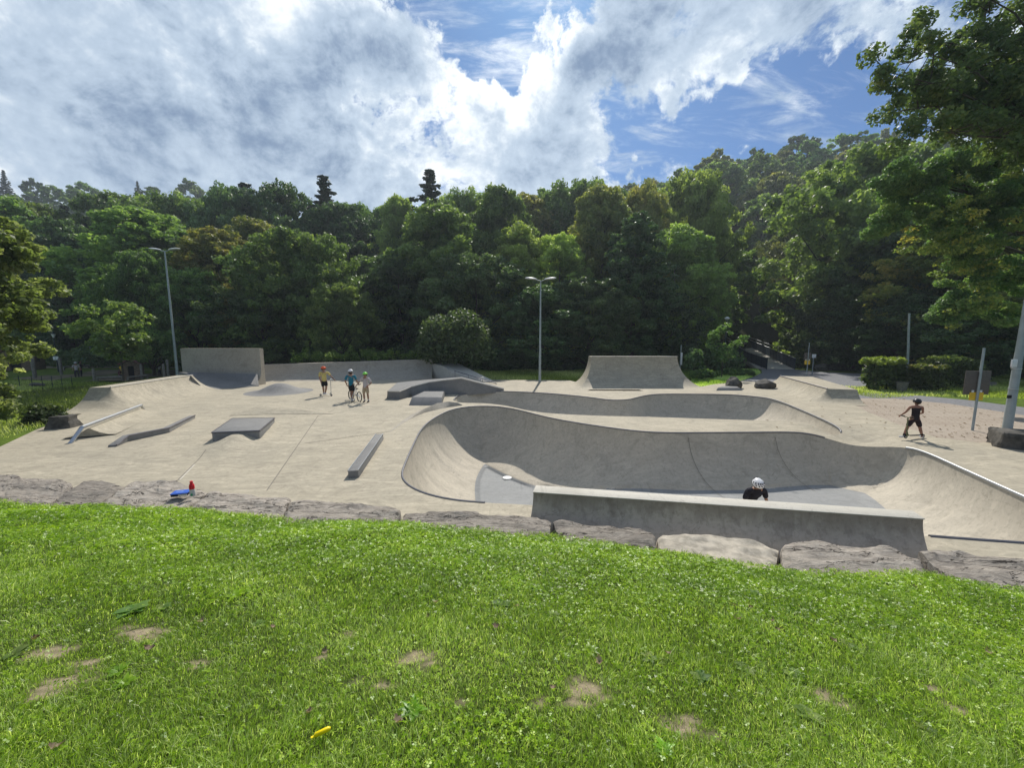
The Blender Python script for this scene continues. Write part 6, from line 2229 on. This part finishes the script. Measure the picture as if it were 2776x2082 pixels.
sign_post('thin post with a yellow plate and a brown board beside the right pole', 2636, 1166, 943, None, (.415, .46, .27), (.58, .85, .80), .036)
sign_post('thin post with a small yellow plate behind the pale right ramp', 2186, 1021, 929, 29.0, (.42, .42, .32), (.60, .5, .5), .03)
b = PY(2202, 1008, 33)
o = empty('sign_post', tuple(b))
MB().tube([(0, 0, -.3), (0, 0, 1.25)], .03, 8).build('pole', M_POLE, o); MB().box((0, -.04, 1.35), (.34, .03, .30), 0, 0, .01).build('white_plate', M_WHITE, o)
tag(o, 'short post with a small white plate to the right of the yellow one', 'sign post')
b = PY(2461, 1035, 25.5); t_ = PY(2476, 845, 25.5)
o = empty('sign_post', (b.x, 25.5, -.1))
MB().tube([(0, 0, -.2), (t_.x - b.x - .25, 0, t_.z)], [.07, .055], 12).build('pole', M_POLE, o, None, 60)
MB().box((-.16, .05, 2.35), (.14, .03, .62)).build('narrow_plate', M_WOODG, o)
tag(o, 'bare grey pole rising between the clipped bushes', 'pole')
b = PY(1843, 1010, 30); o = empty('sign_post', (b.x, 30, -.05))
MB().tube([(0, 0, -.2), (0, 0, 2.6)], .035, 8).build('pole', M_POLE, o); MB().box((.05, -.05, 1.55), (.13, .03, .95)).build('white_plate', M_WHITE, o)
tag(o, 'thin grey post with a narrow white plate right of the tall quarter pipe', 'sign post')
# park lantern by the bridge
b = PY(1962, 1000, 37); t_ = PY(1962, 868, 37)
o = empty('street_lamp', (b.x, 37, -.05))
Hh = t_.z + .05
MB().tube([(0, 0, -.5), (0, 0, Hh)], [.07, .05], 10).build('pole', M_PAINTD, o, None, 60)
MB().tube([(0, 0, Hh), (0, 0, Hh + .18), (0, 0, Hh + .32)], [.10, .26, .06], 14).build('lamp_head', M_WHITE, o, None, 60)
tag(o, 'small park lantern with a white cap beside the footbridge', 'street lamp')
# lantern in the playground
b = PY(158, 1003, 38); t_ = PY(148, 915, 38)
o = empty('street_lamp', (b.x, 38, -.5)); Hh = t_.z + .5
MB().tube([(0, 0, -.3), (0, 0, Hh)], [.06, .045], 10).build('pole', M_PAINTD, o, None, 60)
MB().tube([(0, 0, Hh), (0, 0, Hh + .30), (0, 0, Hh + .34)], [.07, .15, .17], 6).build('lamp_glass', M_WHITE, o)
MB().tube([(0, 0, Hh + .34), (0, 0, Hh + .55)], [.21, .03], 6).build('lamp_cap', M_PAINTD, o)
for s_ in (-1, 1):
    MB().box((.14 * s_, -.08, Hh * .45), (.24, .03, .34)).build('notice_plate', M_WHITE, o)
tag(o, 'dark green lantern with two white notices by the playground path', 'street lamp')

# ------------------------------------------------------------ footbridge
L0, L1 = Vector((25.2, 39.6, -.02)), Vector((36.9, 67, 1.75))
R0, R1 = Vector((28.2, 38.4, -.02)), Vector((40.2, 66, 1.75))
Lk = L0.lerp(L1, .22)
o = empty('footbridge', tuple(L0))
dk = MB()
N = 10
V, F = [], []
for i in range(N + 1):
    a_, b_ = L0.lerp(L1, i / N), R0.lerp(R1, i / N)
    V += [a_ - L0, b_ - L0, b_ - L0 - Vector((0, 0, .35)), a_ - L0 - Vector((0, 0, .35))]
for i in range(N):
    for j in range(4):
        F.append((i * 4 + j, i * 4 + (j + 1) % 4, i * 4 + 4 + (j + 1) % 4, i * 4 + 4 + j))
F += [(0, 1, 2, 3), tuple(N * 4 + j for j in (3, 2, 1, 0))]
dk.add(V, F).build('deck', M_CONW, o)


def railing(A, B, label_in, hgt=1.15, extra=True):
    L = (B - A).length; n = max(2, int(L / 1.6))
    d = (B - A) / n
    r_ = MB().tube([A - L0 + Vector((0, 0, .06)), B - L0 + Vector((0, 0, .06))], .03, 6).build('railing', M_RAIL, o)
    for i in range(n + 1):
        p = A + d * i - L0
        MB().tube([p + Vector((0, 0, -.1)), p + Vector((0, 0, hgt))], .03, 6).build('railing_post', M_RAIL, r_)
    # perforated infill as thin close bars
    bars = MB(); m_ = int(L / .11)
    for i in range(m_):
        p = A + (B - A) * ((i + .5) / m_) - L0
        bars.box(p + Vector((0, 0, hgt * .49)), (.075, .02, hgt * .90), math.atan2(d.y, d.x))
    bars.build('infill', M_RAIL, r_)
    MB().tube([A - L0 + Vector((0, 0, hgt)), B - L0 + Vector((0, 0, hgt))], .038, 8).build('top_rail', M_STEEL, r_)
    if extra:
        MB().tube([A.lerp(B, .25) - L0 + Vector((0, 0, hgt)), A.lerp(B, .25) - L0 + Vector((0, 0, hgt + .42)), B - L0 + Vector((0, 0, hgt + .42))], .034, 8).build('hand_rail', M_STEEL, r_)


railing(Vector((25.35, 38.3, 0)), Lk, '', 1.12, False)
railing(Lk, L1, '', 1.12, True)
railing(R0, R1, '', 1.12, True)
tag(o, 'footbridge with blue grey railings leading back into the wood', 'footbridge')
# path beyond the bridge
sheet('path', [(L1.x, L1.y), (R1.x, R1.y), (44.5, 72), (44, 80), (38, 84), (36.5, 80), (38.8, 75)], M_GRAVEL, lambda x, y: 1.75 + (y - 66) * .19, 'pale path climbing away beyond the footbridge', 1.0)
bpts = [(34, 66), (46, 64), (56, 72), (54, 92), (30, 92), (30, 72)]
sheet('ground_bank', bpts, M_MEADOW, lambda x, y: 1.65 + (y - 66) * .19 - .004 * max(0, abs(x - 40) - 3) ** 2, 'grassy bank on the far side of the stream', 1.0)

# ------------------------------------------------------------ playground on the left
gy_ = lambda x, y: gz(x, y) + .012
sheet('path', [(-75, 40.5), (-40, 41.5), (-28, 40.8), (-24, 42), (-24, 44), (-40, 44.2), (-75, 43.8)], M_SAND, gy_, 'pale sandy playground path', 2.0)
sheet('ground_patch', [(-44, 33.5), (-37, 32), (-24.8, 30.0), (-21, 32), (-20, 38), (-28, 40), (-42, 39.5)], simple('worn_soil', (.17, .145, .095), .95, 0, .35, 1.0), gy_, 'worn brown earth in front of the playhouses', 1.5)


def playhouse(label, c, w, d, h, rh, rz, open_front=True):
    o = empty('playhouse', c, rz)
    mb = MB()
    # wall planks with gaps left for the door
    t_ = .06
    mb.box((-w / 2 + w * .16, -d / 2, h / 2), (w * .32, t_, h)).box((w / 2 - w * .16, -d / 2, h / 2), (w * .32, t_, h)).box((0, -d / 2, h * .93), (w * .36, t_, h * .14))
    mb.box((0, d / 2, h / 2), (w, t_, h)).box((-w / 2 + .03, 0, h / 2), (t_, d - .07, h)).box((w / 2 - .03, 0, h / 2), (t_, d - .07, h))
    mb.add([(-w / 2, -d / 2 - .03, h), (w / 2, -d / 2 - .03, h), (0, -d / 2 - .03, h + rh), (-w / 2, -d / 2 + .03, h), (w / 2, -d / 2 + .03, h), (0, -d / 2 + .03, h + rh)], [(0, 1, 2), (5, 4, 3), (0, 2, 5, 3), (2, 1, 4, 5)])
    mb.build('wall', M_WOOD, o)
    rf = MB()
    for s_ in (-1, 1):
        L = sqrt((w / 2) ** 2 + rh ** 2) + .25; an = math.atan2(rh, w / 2)
        M_ = Matrix.Rotation(s_ * an, 4, 'Y')
        rf.box((s_ * (w / 4 + .07), 0, h + rh / 2 + .04 - .02), (L, d + .5, .06), M=M_)
    rf.build('roof', M_ROOF, o)
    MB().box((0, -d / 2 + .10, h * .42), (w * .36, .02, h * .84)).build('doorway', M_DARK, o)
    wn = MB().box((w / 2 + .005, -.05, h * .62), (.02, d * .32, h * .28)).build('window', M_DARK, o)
    return tag(o, label, 'playhouse')


c_ = PY(82, 1000, 40); playhouse('large wooden playhouse with a red shingle roof behind the linden', (c_.x, 39.5, gz(c_.x, 40)), 2.3, 1.8, 1.7, .75, .35)
c_ = PY(362, 1012, 33.5); playhouse('small wooden playhouse with a flat red roof beside the young maple', (c_.x, 33.5, gz(c_.x, 33.5)), 1.15, 1.0, 1.35, .35, .5)
posts = [(93, 1010, 34, .14, 2.2, 'tall grey wooden post in front of the large playhouse'), (167, 1016, 36, .11, 1.55, 'thick round topped wooden post beside the lantern'), (256, 1030, 31, .09, 1.1, 'short wooden post of the log fence near the young maple'),
         (248, 960, 47, .09, 2.4, 'slim post of the swing frame at the wood edge'), (262, 960, 47, .09, 2.4, 'second slim post of the swing frame at the wood edge'), (298, 985, 44, .09, 1.5, 'lone slim post behind the young maple'), (385, 1020, 33, .09, 1.3, 'striped post beside the small playhouse'),
         (445, 1015, 32, .09, 1.3, 'wooden post of the playground fence left of the lamp post'), (455, 1000, 34, .09, 1.6, 'taller wooden post of the playground fence left of the lamp post')]
for (u, v, y_, r_, h_, lab) in posts:
    c_ = PY(u, v, y_)
    z_ = gz(c_.x, y_)
    o = MB().tube([(c_.x, y_, z_ - .2), (c_.x, y_, z_ + h_), (c_.x, y_, z_ + h_ + r_ * .5)], [r_, r_, r_ * .5], 10).build('wooden_post', M_WOODG, None, (c_.x, y_, z_), 50)
    tag(o, lab, 'post')
pm = None
for i, u in enumerate([52, 92, 125, 157, 188, 220]):
    c_ = PY(u, 1036, 28.5)
    z_ = gz(c_.x, 28.5)
    if pm is None:
        pm = MB().tube([(0, 0, -.2), (0, 0, .85)], .022, 6).build('fence_post', M_PAINTD)
        q_ = pm
    else:
        q_ = pm.copy(); COL.objects.link(q_)
    q_.location = (c_.x, 28.5 - i * .12, z_)
    tag(q_, 'thin dark wire fence post standing in the meadow', 'fence post', 'thin fence posts in the meadow')
for (a_, b_, lab) in [((262, 1022, 31.5), (330, 1018, 32), 'long peeled log lying between short posts'), ((345, 1014, 31.5), (398, 1010, 33), 'peeled log rail below the small playhouse'), ((172, 992, 39), (240, 990, 41), 'long pale bench plank beside the playground path')]:
    A_, B_ = PY(*a_), PY(*b_)
    za = gz(A_.x, A_.y)
    o = MB().tube([(A_.x, A_.y, za + .35), (B_.x, B_.y, za + .38)], .09, 8).tube([(A_.x * .97 + B_.x * .03, A_.y, za - .1), (A_.x * .97 + B_.x * .03, A_.y, za + .34)], .07, 6).tube([(B_.x, B_.y, za - .1), (B_.x, B_.y, za + .36)], .07, 6).build('log_bench', M_WOODG, None, None, 50)
    tag(o, lab, 'log')
c_ = PY(76, 1022, 29); rock('boulder', (c_.x, 29.5, gz(c_.x, 29) + .05), (.75, .4, .18), 33, M_ROCKD, 'flat dark stone slab lying in the meadow')
c_ = PY(363, 960, 33); o = MB().box((0, 0, .75), (.30, .03, .45)).tube([(0, .03, -.2), (0, .03, 1.0)], .02, 6).build('notice_board', M_YEL, None, None); c_ = PY(328, 998, 34.5); o.location = (c_.x, 34.5, gz(c_.x, 34.5)); tag(o, 'small yellow notice next to the young maple trunk', 'sign')
# big old trunk beside the small playhouse
c_ = PY(403, 1020, 35)
place_tree(PR['rndB'], (c_.x, 35.5, -.5), .78, 1.2, .62, 'old tree with a dark thick trunk beside the small playhouse', 'tree', None, 'tree', L_MID)
# dim building in the wood
wm_ = simple('dark_facade', (.05, .06, .075), .8)
c_ = PY(200, 930, 62)
o = empty('building', (c_.x, 62, -.5))
MB().box((0, 0, 3), (22, 5, 6)).build('wall', wm_, o); MB().box((0, 0, 6.15), (23, 6, .3)).build('roof', M_PAINTD, o)
for k_ in range(6):
    MB().box((-9 + 3.6 * k_, -2.52, 3.2), (1.6, .08, 1.5)).build('window', M_DARK, o)
tag(o, 'dim dark building barely visible under the trees at the left', 'building')
# distant white car glimpsed through the wood, left of centre
c_ = PY(1010, 858, 52)
o = empty('parked_car', (c_.x, 52, c_.z - 1.3))
bd = MB().box((0, 0, .62), (4.2, 1.7, .62), 0, 0, .14).build('body', cloth('carpaint', (.7, .7, .68), .25), o)
MB().prism([(-1.1, -.72, 1.42), (1.0, -.72, 1.42), (1.0, .72, 1.42), (-1.1, .72, 1.42)], [Vector((-1.6, -.8, .92)), Vector((1.6, -.8, .92)), Vector((1.6, .8, .92)), Vector((-1.6, .8, .92))]).build('cabin', cloth('carglass', (.03, .04, .05), .1), o, None, 30, .05)
for x_ in (-1.3, 1.3):
    for y2 in (-.78, .78):
        MB().tube([(x_, y2 - .1, .33), (x_, y2 + .1, .33)], .33, 16).build('wheel', cloth('tyre', (.03, .03, .03)), o)
MB().prism([Vector((-6, -3, 0)), Vector((6, -3, 0)), Vector((6, 3, 0)), Vector((-6, 3, 0))], -4.0)
tag(o, 'white car glimpsed through the trees left of centre', 'car')
sheet('road', [(c_.x - 30, 50.3), (c_.x + 40, 50.3), (c_.x + 40, 53.7), (c_.x - 30, 53.7)], M_ASPH, lambda x, y: c_.z - 1.3, 'road hidden in the wood beyond the stream')
c_ = PY(2648, 1040, 25.5)
block('stone_block', (c_.x + .1, 25.5, .05), (.95, .3, .17), 9, M_STONE, 'low pale stone slab lying in the grass behind the posts', 0, .05)
# planter pot beside the left clipped bush
c_ = PY(2438, 1050, 22.7)
o = MB().tube([(c_.x, 22.55, -.05), (c_.x, 22.55, .50), (c_.x, 22.55, .52), (c_.x, 22.55, .46)], [.19, .28, .30, .24], 18).build('flower_pot', M_WOODG, None, None, 50)
tag(o, 'grey brown planter tub in front of the left clipped bush', 'planter')

# ------------------------------------------------------------ small things in the foreground
zs = .40
bx_ = P(492, 1342, zs)
rz_ = .30
o = empty('book', (bx_.x, bx_.y, zs + .005), rz_)
blue = simple('blue_cover', (.045, .13, .55), .35, 0, .12, 12)
MB().box((0, 0, .018), (.235, .165, .036), 0, 0, .006).build('body', cloth('black', (.015, .015, .017)), o)
lid = MB().box((0, 0, .046), (.245, .18, .020), 0, 0, .004).build('cover', blue, o)
MB().box((-.02, .01, .0566), (.10, .014, .0012)).build('title_bar', cloth('paleblue', (.45, .62, .85)), lid)
MB().box((.055, -.09, .020), (.12, .012, .03)).build('pages', cloth('paper', (.55, .52, .45)), o)
tag(o, 'thick blue covered black box lying on a flat boulder beside the bottle', 'box')
bq = P(515, 1348, zs)
o = empty('drink_bottle', (bq.x + .005, bq.y + .05, zs + .0))
red = simple('red_plastic', (.62, .015, .03), .3, 0, .06)
MB().tube([(0, 0, 0), (0, 0, .008), (0, 0, .12), (0, 0, .125)], [.034, .039, .039, .038], 24).build('label_sleeve', cloth('label_grey', (.52, .54, .54), .4), o, None, 40)
MB().tube([(0, 0, .125), (0, 0, .165), (0, 0, .205), (0, 0, .222), (0, 0, .226)], [.039, .041, .034, .022, .018], 24).build('body', red, o, None, 50)
MB().tube([(0, 0, .226), (0, 0, .262), (0, 0, .266)], [.023, .023, .018], 20).build('cap', simple('red_cap', (.72, .03, .05), .35), o, None, 40)
MB().box((.016, -.037, .035), (.03, .006, .04), 0, 0, .002).build('green_mark', cloth('greenlabel', (.03, .32, .14)), o)
tag(o, 'bottle with red top and cap and a grey white label on the boulder', 'bottle')
yq = to_lawn(876, 2012)
o = MB().tube([(-.030, -.014, .0), (-.026, -.012, .002), (.022, .010, .008), (.030, .014, .006)], [.006, .0105, .0105, .006], 14).box((-.036, -.017, -.003), (.016, .010, .004), .45).build('yellow_stub', simple('yellow_plastic', (.85, .66, .0), .35, 0, .03), None, None, 50)
o.location = (yq.x, yq.y, yq.z + .045); o.scale = (.95, .95, .95)
tag(o, 'small bright yellow plastic stub lying in the grass near the bottom', 'toy')

# ------------------------------------------------------------ haze in the valley air
mh = bpy.data.materials.new('haze_air'); mh.use_nodes = True
th = NT(mh.node_tree); th.n.clear()
pv = th.node('ShaderNodeVolumePrincipled')
pv.inputs['Density'].default_value = HAZE
pv.inputs['Color'].default_value = (.80, .90, 1.0, 1)
pv.inputs['Anisotropy'].default_value = .35
om = th.node('ShaderNodeOutputMaterial'); th.l.new(pv.outputs[0], om.inputs['Volume'])
if HAZE > 0:
    hb2 = mk('haze', [(x_, y_, z_) for x_ in (-440, 440) for y_ in (-70, 1400) for z_ in (-8, 100)], [(0, 1, 3, 2), (4, 6, 7, 5), (0, 4, 5, 1), (2, 3, 7, 6), (0, 2, 6, 4), (1, 5, 7, 3)], mh)
    tag(hb2, 'thin bluish haze in the valley air', None, None, 'stuff')
